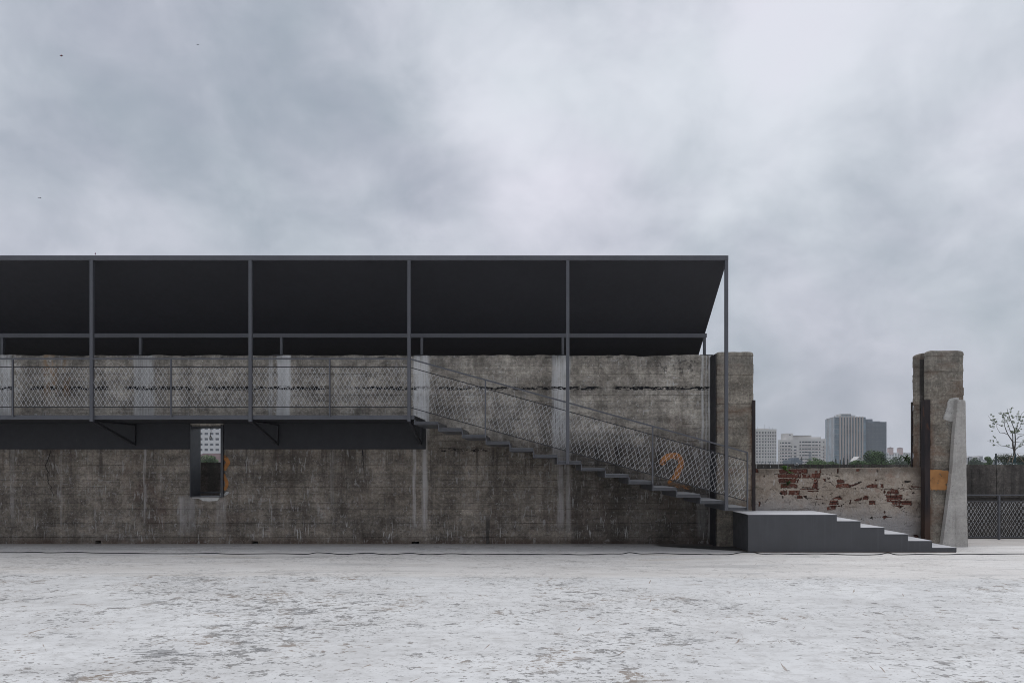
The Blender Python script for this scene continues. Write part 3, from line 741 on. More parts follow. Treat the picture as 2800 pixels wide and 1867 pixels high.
# ------------------------------------------------------------------ pillars
def pillar(name, label, sec, ztop, angles, seed, rad=.09):
    th = thing(name, (sec[0][0]+.4, 1.3, 0), label, 'pillar')
    random.seed(seed)
    joints = []; z = .05
    while z < ztop-.1: z += random.choice((.15, .17, .2, .22)); joints.append(z)
    zs = {0.0, ztop}
    for j in joints: zs |= {j-.008, j, j+.008}
    z = 0
    while z < ztop-.02: z += .045; zs.add(z)
    for q in (.09, .07, .05, .035, .02, .01, .004): zs.add(ztop-q)
    zs = sorted(v for v in zs if 0 <= v <= ztop); zs = [v for i, v in enumerate(zs) if i == 0 or v-zs[i-1] > .003]
    pts = []
    for i in range(len(sec)):
        a, b = Vector(sec[i]), Vector(sec[(i+1) % len(sec)]); L = (b-a).length; k = max(1, round(L/.07))
        for q in range(k): pts.append((a.lerp(b, q/k), q == 0, i))
    xs_ = [p[0].x for p in pts]; ys_ = [p[0].y for p in pts]; cx_ = (min(xs_)+max(xs_))/2; hw = (max(xs_)-min(xs_))/2; cy_ = (min(ys_)+max(ys_))/2; hd = (max(ys_)-min(ys_))/2
    mb = MB(); n = len(pts)
    for z in zs:
        gz = 0
        for j in joints:
            if abs(z-j) < .005: gz = .009
        dt = ztop-z; ins = rad-math.sqrt(max(0, rad*rad-max(0, rad-dt)**2)) if dt < rad else 0
        bi = sum(1 for j in joints if j < z)
        for p, corner, e in pts:
            q = Vector((p.x, p.y)); dirx = (q.x-cx_)/hw; diry = (q.y-cy_)/hd
            amp = .006+.006*nz(bi*3.3, e*1.7)
            f = -gz*(.6+nz(p.x*4+z*3, e))-(.016+.02*max(0, nz(z*5, e*3.1+seed)) if corner else 0)+.006*nz(q.x*5, q.y*5, z*6)+.004*nz(q.x*22, q.y*22, z*24)+.004*math.sin(bi*2.4+e)
            q.x += dirx*f-(dirx*ins if abs(dirx) > .3 else 0); q.y += diry*f-diry*ins*.4
            mb.v.append((q.x, q.y, z+(.012*nz(q.x*6, q.y*6, 3) if z == ztop else 0)))
    for r in range(len(zs)-1):
        for i in range(n):
            a, b = r*n+i, r*n+(i+1) % n; mb.f.append((a, b, b+n, a+n))
    mb.f.append(tuple(range((len(zs)-1)*n, len(zs)*n)))
    mb.build('shaft', PILLARM, th)
    for (cxn, cyn, sx, sy, wd, dp, z0, z1) in angles:
        m_ = MB(); t_ = .010
        m_.box(min(cxn, cxn+sx*wd), max(cxn, cxn+sx*wd), cyn-t_, cyn, z0, z1)
        xo = cxn-sx*t_
        m_.box(min(xo, cxn), max(xo, cxn), min(cyn-t_, cyn+sy*dp), max(cyn-t_, cyn+sy*dp), z0, z1)
        m_.build('corner_angle', RUST, th)
    return th
lp = pillar('concrete_pillar', 'short weathered concrete pillar at the stair end with one rusty angle iron',
       [(3.815, 1.01), (4.585, 1.01), (4.585, 1.62), (3.815, 1.62)], 3.975, [(4.592, 1.0, -1, 1, .055, .10, bz[0]+.002, 2.985)], 5, .05)
m_ = MB().box(3.782, 3.797, 1.03, 1.40, .002, 3.93)  # dark plate added to give the pillar's left side its shade
o = m_.build('side_shade_plate', DARKSTEEL, lp); o['label'] = 'dark plate standing in for the shade on the pillar side'
rp = pillar('concrete_pillar', 'freestanding weathered concrete pillar with vertical groove and orange painted square',
       [(8.125, 1.0), (8.885, 1.0), (8.885, 1.60), (8.125, 1.60), (8.125, 1.305), (8.36, 1.30), (8.36, 1.165), (8.125, 1.155)], 4.0,
       [(8.066, .985, 1, 1, .098, .13, .102, 2.99), (8.124, 1.570, 1, 1, .012, .03, 1.2, 3.0)], 9, .075)
MB().box(8.128, 8.355, 1.282, 1.298, 1.62, 3.86).build('groove_dark_strip', PARAPETM, rp)  # dark strip added in the groove to darken it
# orange square and cement smear on the pillar face
def pface(px, py): a = at(px, py, .985); return (a.x, .9785, a.z)
m_ = MB(); ring = []
random.seed(21)
for (a, b) in (((2543, 1283), (2596, 1287)), ((2596, 1287), (2594, 1339)), ((2594, 1339), (2542, 1339)), ((2542, 1339), (2543, 1283))):
    for i in range(14):
        t = i/14; ring.append(pface(a[0]+(b[0]-a[0])*t+random.uniform(-.6, .6), a[1]+(b[1]-a[1])*t+random.uniform(-1.2, 1.2)))
m_.v = ring; m_.f = [tuple(range(len(ring)-1, -1, -1))]
o = m_.build('painted_square', ORANGE2, rp); o['label'] = 'orange painted square on the pillar face'
pts = [(2624, 1086), (2608, 1087), (2598, 1090), (2592, 1098), (2590, 1112), (2587, 1122), (2584, 1134), (2580, 1145), (2588, 1149), (2597, 1152), (2606, 1153), (2616, 1158)]
ring = []; random.seed(8)
for a, b in zip(pts, pts[1:]+pts[:1]):
    for i in range(5):
        t = i/5; ring.append((a[0]+(b[0]-a[0])*t+random.uniform(-1.1, 1.1), a[1]+(b[1]-a[1])*t+random.uniform(-1.1, 1.1)))
cxr, cyr = 2606, 1118; m_ = MB(); n = len(ring)
for f, yo in ((1.0, .99), (.95, .974), (.8, .968), (.4, .964), (.02, .962)):
    for px, py in ring:
        q = at(cxr+(px-cxr)*f, cyr+(py-cyr)*f, .97); m_.v.append((q.x, yo+.004*nz(q.x*30, q.z*30), q.z))
for r in range(4):
    for i in range(n): m_.f.append((r*n+i, (r+1)*n+i, (r+1)*n+(i+1) % n, r*n+(i+1) % n))
m_.build('trowelled_cement', FINL, rp)
m_ = MB()
for px, y0, y1 in ((2588, 1150, 1176), (2594, 1152, 1200), (2600, 1153, 1186), (2606, 1155, 1192), (2597, 1152, 1222), (2611, 1157, 1180)):
    a, b = pface(px, y0), pface(px-.3, y1); wdd = .006
    m_.add([(a[0]-wdd, a[1], a[2]), (a[0]+wdd, a[1], a[2]), (b[0]+wdd*.5, b[1], b[2]), (b[0]-wdd*.5, b[1], b[2])], [(3, 2, 1, 0)])
m_.build('cement_drips', DRIP, rp)
# bricks bonded into the groove
for k, py in enumerate((1214, 1229, 1246, 1262, 1273)):
    a = at(2518, py, 1.22); unit_box('brick', BRICK, rp, 8.150, 8.365, 1.172, 1.297, a.z-.042, a.z+.040)

# ------------------------------------------------------------------ smooth concrete fin in front of the pillar
FY = .86
fl = [(2620.5, 1091), (2618.5, 1110), (2615, 1150), (2610, 1200), (2605, 1283), (2597, 1352), (2588.6, 1417), (2577, 1499)]
fr = [(2641, 1094), (2641.5, 1110), (2642, 1150), (2643, 1200), (2644, 1283), (2645, 1352), (2646, 1417), (2648.5, 1499)]
mb = MB(); rows = []
def lerp_edge(E, t):
    f = t*(len(E)-1); i = min(int(f), len(E)-2); f -= i; return (E[i][0]+(E[i+1][0]-E[i][0])*f, E[i][1]+(E[i+1][1]-E[i][1])*f)
NR = 40; nc = 6
for r in range(NR+1):
    t = r/NR; l, rr = lerp_edge(fl, t), lerp_edge(fr, t); yb = .975
    row = []
    a, b = at(l[0], l[1], FY), at(rr[0], rr[1], FY)
    ztop = .012*max(0, 1-r/2.0)
    for c in range(nc+1):
        p = a.lerp(b, c/nc); p.z = max(p.z, -.01); p.y += .004*nz(p.x*6, p.z*3)+(.012 if c in (0, nc) else 0)+ztop; p.x += .005*nz(p.z*3, c) if c in (0, nc) else 0
        row.append(p)
    row = [Vector((a.x-.004, yb, row[0].z))]+row+[Vector((b.x+.004, 1.5, row[-1].z))]
    rows.append(row); mb.v += [tuple(p) for p in row]
m_n = nc+3
for r in range(NR):
    for c in range(m_n-1):
        a = r*m_n+c; mb.f.append((a, a+m_n, a+m_n+1, a+1))
mb.f.append(tuple(range(m_n)))
tag(mb.build('concrete_fin', FINM), 'smooth pale grey tapering concrete fin leaning against the freestanding pillar', 'buttress')

# ------------------------------------------------------------------ brick wall with failing plaster
BW = thing('brick_wall', (6.35, 1.3, 0), 'low brick wall with crumbling plaster and exposed red bricks between the two pillars', 'wall')
BX0, BX1, BY0 = 4.56, 8.16, 1.185
def r6(u, v): return (2060+.10204*u, 1260+.10204*v)
def r7(u, v): return (2290+.1531*u, 1260+.1531*v)
P6 = [[(45, 200), (120, 205), (150, 300), (100, 320), (45, 310)], [(690, 240), (960, 215), (1460, 205), (1460, 325), (1300, 335), (700, 330)], [(1650, 250), (1700, 250), (1715, 320), (1650, 325)],
      [(1780, 215), (1820, 225), (1815, 330), (1800, 458), (1565, 458), (1570, 330), (1770, 320)], [(660, 345), (1285, 345), (1285, 460), (660, 455)], [(1310, 350), (1560, 350), (1560, 460), (1310, 455)],
      [(665, 475), (1140, 470), (1140, 592), (700, 592)], [(730, 608), (1130, 600), (1180, 640), (1195, 722), (730, 722)], [(1150, 485), (1215, 480), (1210, 590), (1160, 590)],
      [(1640, 480), (1730, 480), (1735, 742), (1560, 735), (1600, 625)], [(1300, 700), (1540, 695), (1540, 728), (1300, 725)], [(695, 860), (740, 790), (912, 790), (910, 908), (740, 908)],
      [(940, 785), (1252, 785), (1250, 908), (940, 908)], [(1450, 790), (1750, 790), (1740, 822), (1460, 822)], [(755, 930), (800, 940), (820, 998), (790, 998)], [(1165, 925), (1320, 930), (1320, 1000), (1180, 1012)],
      [(1335, 930), (1430, 930), (1462, 1035), (1400, 1005)], [(2230, 500), (2352, 510), (2352, 592), (2240, 592)], [(2200, 640), (2352, 620), (2352, 715), (2220, 722)], [(1870, 475), (1950, 470), (1950, 550), (1900, 555)],
      [(2250, 200), (2300, 210), (2280, 330), (2250, 330)], [(1970, 440), (2050, 436), (2045, 466), (1975, 462)], [(140, 1070), (200, 1100), (172, 1222), (140, 1220)],
      [(2040, 1045), (2285, 1050), (2285, 1172), (2040, 1172)], [(1950, 1235), (2085, 1200), (2240, 1190), (2205, 1300), (1970, 1322)], [(2080, 1025), (2260, 940), (2352, 930), (2352, 1020)], [(270, 380), (320, 385), (310, 430), (275, 425)],
      [(660, 500), (720, 590), (690, 600)], [(1560, 330), (1640, 330), (1640, 455), (1560, 455)]]
P7 = [[(0, 330), (130, 335), (130, 397), (0, 397)], [(0, 405), (200, 402), (245, 440), (240, 477), (0, 477)], [(490, 460), (620, 402), (720, 410), (718, 474), (490, 472)], [(770, 408), (826, 408), (826, 477), (770, 477)],
      [(832, 515), (862, 515), (852, 582), (826, 582)], [(885, 582), (890, 530), (950, 508), (1090, 513), (1112, 592), (885, 592)], [(850, 612), (1168, 600), (1168, 692), (880, 692)], [(880, 697), (1142, 700), (1142, 783), (1000, 783), (960, 732), (880, 727)],
      [(1148, 708), (1338, 708), (1332, 788), (1148, 788)], [(985, 790), (1090, 790), (1200, 795), (1125, 853), (1075, 812), (1000, 808)], [(558, 708), (682, 705), (678, 778), (563, 778)], [(275, 692), (440, 648), (447, 692), (340, 725)],
      [(455, 662), (480, 618), (552, 620), (557, 692), (455, 692)], [(193, 772), (230, 690), (252, 690), (247, 772)], [(793, 990), (850, 968), (915, 990), (830, 1047)], [(580, 1020), (615, 978), (642, 1000), (632, 1042)], [(818, 910), (840, 883), (867, 910), (840, 937)],
      [(330, 150), (402, 138), (397, 177), (350, 187)], [(690, 160), (732, 158), (716, 197)], [(1188, 360), (1312, 348), (1302, 382), (1200, 380)], [(0, 790), (67, 795), (42, 818), (0, 818)], [(0, 640), (30, 628), (112, 682), (0, 692)],
      [(1330, 560), (1360, 538), (1377, 570), (1340, 602)], [(1310, 440), (1500, 455), (1500, 477), (1310, 467)], [(1140, 408), (1172, 408), (1160, 452)], [(230, 430), (430, 360), (440, 372), (280, 460)], [(660, 330), (720, 320), (690, 365)],
      [(1490, 790), (1518, 800), (1515, 870), (1490, 860)], [(1340, 1320), (1430, 1310), (1480, 1360), (1400, 1372)]]
polys = [[r6(*p) for p in q] for q in P6]+[[r7(*p) for p in q] for q in P7]
# the long open joint
polys.append([r7(0, 487), r7(500, 484), r7(900, 492), r7(1100, 485), r7(1500, 488), r7(1502, 503), r7(1100, 500), r7(900, 502), r7(500, 490), r7(0, 494)])
polys.append([r6(60, 757), r6(400, 750), r6(650, 738), r6(650, 744), r6(400, 758), r6(60, 764)])
polys.append([r6(1250, 742), r6(1760, 748), r6(1770, 775), r6(1250, 760)])
random.seed(71)
def crack(px, py, ang, n, step_, w_, wob=.5):
    P = [(px, py)]
    for i in range(n):
        ang += random.uniform(-wob, wob)*.6; a2 = ang+random.uniform(-wob, wob); P.append((P[-1][0]+math.cos(a2)*step_, P[-1][1]+math.sin(a2)*step_))
    L, R_ = [], []
    for i, p in enumerate(P):
        q = P[min(i+1, n)]; o = P[max(i-1, 0)]; tx, ty = q[0]-o[0], q[1]-o[1]; ll = math.hypot(tx, ty) or 1; ww = w_*random.uniform(.35, 1)*(1 if 0 < i < n else .3)
        L.append((p[0]-ty/ll*ww, p[1]+tx/ll*ww)); R_.append((p[0]+ty/ll*ww, p[1]-tx/ll*ww))
    polys.append(L+R_[::-1])
for i in range(30):
    px_c, py_c = random.uniform(2080, 2500), random.uniform(1286, 1440)
    crack(px_c, py_c, random.choice((0, 0, math.pi/2, .6, -.6)), random.randint(4, 10), random.uniform(3, 5), random.uniform(.5, .95))
for py_c in (1297, 1310, 1323, 1362, 1375): crack(random.uniform(2160, 2330), py_c, 0, 12, 5, .7, .18)
for i in range(26): px_c, py_c = random.uniform(2090, 2510), random.uniform(1290, 1420); crack(px_c, py_c, random.uniform(0, 3), 2, random.uniform(1.5, 3.5), random.uniform(1.0, 2.0))
polysW = []
for q in polys:
    w_ = [(X(a, BY0), Z(b, BY0)) for a, b in q]; polysW.append((w_, min(p[0] for p in w_), max(p[0] for p in w_), min(p[1] for p in w_), max(p[1] for p in w_)))
def exposed(x, z, jit=True):
    if jit: x += .014*nz(x*24, z*24, 1); z += .012*nz(x*24, z*24, 8)
    for q, a, b, c, d_ in polysW:
        if a <= x <= b and c <= z <= d_ and inpoly((x, z), q): return True
    return False
def bw_top(x): return 1.578+.010*(x-4.6)/3.5*4+.010*nz(x*2.2, 1.1)+.008*nz(x*11, 4.1)
NX, NZ = 300, 128
mb = MB(); idx = {}; ex = [[False]*NZ for _ in range(NX)]
gx = [BX0+(BX1-BX0)*i/NX for i in range(NX+1)]
gz_ = [j/NZ for j in range(NZ+1)]
def bz_(i, j): return .05+(bw_top(gx[i])-.05)*gz_[j]
for i in range(NX):
    for j in range(NZ): ex[i][j] = exposed((gx[i]+gx[i+1])/2, bz_(i, j)+.006)
def v2(i, j):
    if (i, j) not in idx:
        x, z = gx[i], bz_(i, j); idx[(i, j)] = len(mb.v)
        y = BY0+.010*nz(x*2.3, z*2.3, 2)+.007*nz(x*8, z*8, 4)+.003*nz(x*26, z*26, 4)+(.012 if j == NZ else 0)
        mb.v.append((x, y, z))
    return idx[(i, j)]
bk_ = {}
def vb(a):
    if a not in bk_: p = mb.v[a]; bk_[a] = len(mb.v); mb.v.append((p[0], BY0+.055, p[2]))
    return bk_[a]
for i in range(NX):
    for j in range(NZ):
        if ex[i][j]: continue
        mb.f.append((v2(i, j), v2(i+1, j), v2(i+1, j+1), v2(i, j+1)))
        for di, dj, e in ((-1, 0, ((0, 0), (0, 1))), (1, 0, ((1, 1), (1, 0))), (0, -1, ((1, 0), (0, 0))), (0, 1, ((0, 1), (1, 1)))):
            ii, jj = i+di, j+dj
            if not (0 <= ii < NX and 0 <= jj < NZ) or ex[ii][jj]:
                a, b = v2(i+e[0][0], j+e[0][1]), v2(i+e[1][0], j+e[1][1]); mb.f.append((a, b, vb(b), vb(a)))
mb.build('plaster_coat', PLASTER, BW)
core = MB()
for i in range(0, 60):
    x0, x1 = BX0+.002+(BX1-BX0-.004)*i/60, BX0+.002+(BX1-BX0-.004)*(i+1)/60; tz = min(bw_top(x0), bw_top(x1))-.006
    core.box(x0, x1, BY0+.052, 1.56, .01, tz)
core.build('mortar_core', MORTAR, BW)
random.seed(33)
brick_meshes = []
def brick_mesh(wd, ht):
    m_ = MB(); nx, nz__ = max(2, round(wd/.05)), 2; D_ = .06; P = {}
    sd_ = random.random()*100
    for i in range(nx+1):
        for j in range(nz__+1):
            x, z = -wd/2+wd*i/nx, -ht/2+ht*j/nz__
            edge = i in (0, nx) or j in (0, nz__)
            x += .004*nz(x*20+sd_, z*20) ; z += .004*nz(x*20, z*20+sd_)
            P[(i, j)] = len(m_.v); m_.v.append((x, -D_/2+(.007+.006*random.random() if edge else .003*random.random()), z))
    for i in range(nx):
        for j in range(nz__): m_.f.append((P[(i, j)], P[(i+1, j)], P[(i+1, j+1)], P[(i, j+1)]))
    ring = [(i, 0) for i in range(nx)]+[(nx, j) for j in range(nz__)]+[(i, nz__) for i in range(nx, 0, -1)]+[(0, j) for j in range(nz__, 0, -1)]
    b0 = len(m_.v)
    for k in ring: p = m_.v[P[k]]; m_.v.append((p[0]*1.02, D_/2, p[2]*1.02))
    R_ = len(ring)
    for k in range(R_): m_.f.append((P[ring[k]], b0+k, b0+(k+1) % R_, P[ring[(k+1) % R_]]))
    me = bpy.data.meshes.new('brick'); me.from_pydata(m_.v, [], m_.f); me.materials.append(BRICK); return me
stretch = [brick_mesh(.232, .088) for _ in range(5)]; header = [brick_mesh(.108, .088) for _ in range(4)]
course0 = Z(1260+.10204*400, BY0)     # centre line of one course
PITCH = 13.02*(DIST+BY0)/FPX
for c in range(-13, 4):
    zc = course0+PITCH*c
    if c > 1: zc = course0+PITCH*c
    hd = c % 2 == 0
    x = BX0-.12+(.06 if hd else 0)
    while x < BX1:
        wd = .108 if (hd and random.random() < .75) or random.random() < .2 else .232
        xc = x+wd/2+.004
        if xc-wd/2 > BX0-.02 and xc+wd/2 < BX1+.03 and zc+.044 < bw_top(xc)-.002 and zc > .1:
            cnt = sum(exposed(xc+wd*(a-.5), zc+.088*(b-.5), False) for a in (.08, .3, .5, .7, .92) for b in (.1, .35, .65, .9))
            if cnt >= 2 and not (random.random() < .06 and cnt < 12):
                o = bpy.data.objects.new('brick', random.choice(stretch if wd > .2 else header)); link(o, BW)
                o.location = Vector((xc, BY0+.018+random.uniform(0, .014)+.03, zc))-wloc(BW)
                o.rotation_euler = (random.uniform(-.02, .02), random.uniform(-.015, .015), random.uniform(-.03, .03))
        x += wd+.010

# ------------------------------------------------------------------ plants in the wall
LEAF = simple('fresh leaf', (.10, .19, .035), .5, .4, .4, 40)
LEAFD = simple('dark leaf', (.045, .085, .028), .5, .4, .4, 30)
STEM = simple('green brown stem', (.10, .075, .045), .8)
def leaf(m_, base, dirv, L, W, droop=.3):
    d_ = Vector(dirv).normalized(); side = d_.cross(Vector((0, 0, 1)))
    if side.length < .1: side = Vector((1, 0, 0))
    side.normalize(); P = []
    for i, (t, w_) in enumerate(((0, .08), (.3, .8), (.6, 1), (.85, .55), (1, .02))):
        c_ = Vector(base)+d_*L*t+Vector((0, 0, -droop*L*t*t)); P.append((c_-side*W*w_/2+Vector((0, 0, .12*W*w_)), c_, c_+side*W*w_/2+Vector((0, 0, .12*W*w_))))
    k = len(m_.v)
    for a, b, c_ in P: m_.v += [tuple(a), tuple(b), tuple(c_)]
    for i in range(4):
        q = k+3*i; m_.f += [(q, q+1, q+4, q+3), (q+1, q+2, q+5, q+4)]
def small_plant(name, base, n, L, spread, label, cat, mat_, seed):
    random.seed(seed); th = thing(name, base, label, cat); st = MB(); lf = MB()
    for i in range(n):
        a = random.uniform(math.pi*1.05, math.pi*1.95); el = random.uniform(-.3, 1.3)
        dv = Vector((math.cos(a)*math.cos(el), math.sin(a)*math.cos(el)*.6, math.sin(el))); tip = Vector(base)+dv*spread*random.uniform(.4, 1)
        st.tube([base, Vector(base).lerp(tip, .5)+Vector((0, 0, .01)), tip], [.004, .003, .002], 5)
        for k in range(5):
            a2 = random.uniform(0, 6.28); leaf(lf, Vector(base).lerp(tip, random.uniform(.5, 1)), dv+Vector((math.cos(a2), math.sin(a2)-.3, .3))*.8, L*random.uniform(.6, 1.1), L*.5)
    st.build('stem', STEM, th); lf.build('foliage', mat_, th); return th
def pt(px, py, y): a = at(px, py, y); return (a.x, a.y, a.z)
small_plant('wall_plant', pt(*r6(850, 265), BY0+.01), 13, .075, .125, 'bright green fern like plant sprouting from the top of the brick wall', 'plant', LEAF, 1)
small_plant('wall_plant', pt(*r6(920, 655), BY0+.01), 8, .065, .085, 'small green plant growing from a gap midway down the brick wall', 'plant', LEAFD, 2)
small_plant('grass_tuft', pt(*r6(70, 700), BY0), 2, .045, .06, 'tiny grass tuft beside the rusty angle iron of the short pillar', 'plant', LEAFD, 4)
# sapling beside the freestanding pillar
sb = Vector((X(2493, 2.0), 2.0, 1.50)); th = thing('wall_sapling', sb, 'leafy sapling leaning out beside the freestanding pillar above the brick wall', 'sapling')
st = MB(); lf = MB(); random.seed(17)
tips = [at(2466, 1244, 1.95), at(2474, 1240, 2.0), at(2482, 1247, 1.9), at(2478, 1255, 1.9), at(2490, 1246, 2.0), at(2487, 1262, 1.9), at(2470, 1250, 1.85)]
mid = at(2483, 1258, 1.95)
st.tube([sb, at(2490, 1270, 2.0), mid], [.012, .010, .007], 6)
for tp in tips:
    st.tube([mid, mid.lerp(tp, .5)+Vector((0, 0, .015)), tp], [.005, .004, .002], 5)
    for k in range(9):
        b = mid.lerp(tp, random.uniform(.45, 1.05)); leaf(lf, b, (random.uniform(-1, 1), random.uniform(-1, .4), random.uniform(-.5, .5)), random.uniform(.06, .10), .035, .5)
for k in range(26): leaf(lf, sb+Vector((random.uniform(-.03, .10), random.uniform(-.06, .04), random.uniform(.10, .25))), (random.uniform(-1, 1), random.uniform(-1, .2), random.uniform(-.2, .6)), .08, .04, .5)
st.build('stem', STEM, th); lf.build('foliage', LEAFD, th)

# ------------------------------------------------------------------ mesh fence at the terrace edge
FEY = 2.28
fe = thing('mesh_fence', (10.4, FEY, 0), 'dark steel fence with cable net along the terrace edge beyond the pillar', 'fence')
fz = lambda py: Z(py, FEY)
fx0, fx1 = 7.0, 20.5
posts = [10.46+1.5*k for k in range(-2, 7)]
MB().bar((fx0, FEY, fz(1353)), (fx1, FEY, fz(1353)), .034, .026).build('handrail', STEEL, fe)
for p in (1370.7, 1468): MB().tube([(fx0, FEY, fz(p)), (fx1, FEY, fz(p))], .008, 6).build('rod', STEEL, fe)
for x in posts: bevel(MB().box(x-.022, x+.022, FEY-.02, FEY+.02, .001, fz(1353)-.014).build('post', STEEL, fe), .003)
for a, b in zip(posts[:-1], posts[1:]): net(a+.024, b-.024, fz(1468), fz(1371), 0, FEY, .085, .15, .0026).build('cable_net', WIRE, fe)

# ------------------------------------------------------------------ cable on the terrace
random.seed(41); pts = []
def gy(py): return FPX*EYE/(py-VY)-DIST
ctrl = [(-900, 1514), (-500, 1510), (-200, 1513), (0, 1511), (60, 1511), (95, 1508.5), (125, 1511.5), (170, 1511), (200, 1509.8), (260, 1512), (330, 1512.5), (420, 1514), (520, 1514), (580, 1513), (640, 1515), (760, 1514), (835, 1515.5), (865, 1511.5), (900, 1513),
        (940, 1516), (1005, 1512.5), (1060, 1516.5), (1120, 1513), (1170, 1516.5), (1235, 1514), (1300, 1516.5), (1400, 1515), (1440, 1515.8), (1520, 1514.5), (1590, 1517), (1660, 1514.6), (1700, 1514.5), (1722, 1511), (1755, 1514.6), (1810, 1513.5), (1880, 1515.8), (1930, 1514.8), (1950, 1516.4), (1995, 1516),
        (2020, 1511.8), (2040, 1510.2), (2062, 1511), (2085, 1515), (2130, 1514.4), (2175, 1515.6), (2240, 1514.4), (2330, 1517.4), (2400, 1516.5), (2428, 1511.8), (2455, 1517), (2520, 1515.5), (2580, 1516.8), (2640, 1515), (2700, 1515.4), (2800, 1514.5), (3000, 1516), (3300, 1513)]
P = [Vector((X(a, gy(b)), gy(b), .0075)) for a, b in ctrl]
cat_ = []
for i in range(len(P)-1):
    p0, p1, p2, p3 = P[max(i-1, 0)], P[i], P[i+1], P[min(i+2, len(P)-1)]
    for s_ in range(6):
        t = s_/6; cat_.append(.5*((2*p1)+(-p0+p2)*t+(2*p0-5*p1+4*p2-p3)*t*t+(-p0+3*p1-3*p2+p3)*t**3))
cat_ = [Vector((p.x, min(p.y, -.03), p.z)) for p in cat_]
tag(MB().tube(cat_, .0085, 6).build('power_cable', CABLE, None, True), 'long thin black cable snaking across the white terrace floor', 'cable')

# ------------------------------------------------------------------ far buildings
GLASSD = simple('dark window glass', (.10, .115, .135), .15, .6, .5, .4)
GLASSB = simple('blue tower glass', (.13, .19, .235), .15, .6, .4, .15)
WHITEB = simple('off white render', (.62, .60, .58), .9, .2, .06, .05)
WHITE2 = simple('white render', (.66, .65, .65), .9, .2, .05, .05)
BEIGE = simple('beige pier stone', (.46, .40, .365), .85, .2, .08, .1)
GREYCLAD = simple('dark grey cladding', (.14, .165, .195), .5, .4, .15, .2)
MULL = simple('grey mullion', (.20, .225, .25), .5)
ROOFBR = simple('brown tiled roof', (.12, .082, .085), .9, .2, .2, .2)
PINK = simple('pink render', (.50, .36, .34), .9)
def facade(mb, x0, x1, z0, z1, y, holes, depth=.5):
    """a wall sheet with window openings cut through it"""
    xs = sorted({x0, x1}|{v for h in holes for v in h[:2]}); zs = sorted({z0, z1}|{v for h in holes for v in h[2:]})
    def hol(xm, zm): return any(h[0] < xm < h[1] and h[2] < zm < h[3] for h in holes)
    for j in range(len(zs)-1):
        zm = (zs[j]+zs[j+1])/2; i = 0
        while i < len(xs)-1:
            if hol((xs[i]+xs[i+1])/2, zm): i += 1; continue
            k = i
            while k+1 < len(xs)-1 and not hol((xs[k+1]+xs[k+2])/2, zm): k += 1
            mb.box(xs[i], xs[k+1], y, y+depth, zs[j], zs[j+1]); i = k+1
def taper(mb, x0, x1, y0, y1, z0, z1, splay=.62):
    """body whose near side wall runs back at an angle"""
    xb = x0+(y1-y0)*splay if x0 > 0 else x0
    v = [(x0, y0, z0), (x1, y0, z0), (x1, y1, z0), (min(xb, x1-.5), y1, z0)]; mb.add(v+[(a, b, z1) for a, b, c in v], [(3, 2, 1, 0), (4, 5, 6, 7)]+[(i, (i+1) % 4, 4+(i+1) % 4, 4+i) for i in range(4)])
def building(name, label, px0, px1, ptop, y, cols, rows, wallm, glass, cat='building', depth=14.0, z0=CITY_Z, group=None):
    """cols, rows: window centre and size in photo pixels"""
    x0, x1, zt = X(px0, y), X(px1, y), Z(ptop, y)
    th = thing(name, ((x0+x1)/2, y+depth/2, z0), label, cat, group); k = (DIST+y)/FPX
    holes = [(X(c-cw/2, y), X(c+cw/2, y), Z(r+rh/2, y), Z(r-rh/2, y)) for c, cw in cols for r, rh in rows]
    mb = MB(); facade(mb, x0, x1, z0, zt, y, holes, .6)
    taper(mb, x0+.05, x1-.05, y+.62, y+depth, z0, zt-.05); mb.build('wall', wallm, th)
    for h in holes: unit_box('window', glass, th, h[0]-.02, h[1]+.02, y+.45, y+.6, h[2]-.02, h[3]+.02)
    return th
# slab with a plain window grid
rA = lambda u: 2050+.1084*u
rV = lambda v: 1120+.1084*v
AY = 265
tA = building('apartment_tower', 'white apartment tower with a regular grid of small square windows', rA(120), rA(676), rV(487), AY,
         [(rA(u), .1084*w_) for u, w_ in ((187, 38), (258, 40), (335, 40), (405, 38), (472, 34), (527, 34), (590, 34), (645, 26))],
         [(rV(v), .1084*h_) for v, h_ in ((575, 40), (660, 38), (735, 38), (810, 38), (887, 38), (963, 38), (1040, 38), (1115, 38), (1190, 38), (1255, 14), (1315, 36))]+[(rV(1315+76*i), .1084*38) for i in range(1, 6)], WHITEB, GLASSD)
for v in (638, 790, 945, 1095):
    unit_box('string_course', simple('joint line', (.42, .40, .39), .9), tA, X(rA(120), AY), X(rA(676), AY), AY-.06, AY-.003, Z(rV(v), AY)-.06, Z(rV(v), AY)+.06)
MB().box(X(rA(230), AY), X(rA(560), AY), AY+3, AY+9, Z(rV(486), AY)-.04, Z(rV(462), AY)).build('roof_house', WHITEB, tA)
for u, v in ((190, 430), (382, 370), (490, 425), (575, 455)):
    MB().tube([at(rA(u), rV(500), AY+2), at(rA(u), rV(v), AY+2)], .07, 5).build('antenna', MULL, tA)
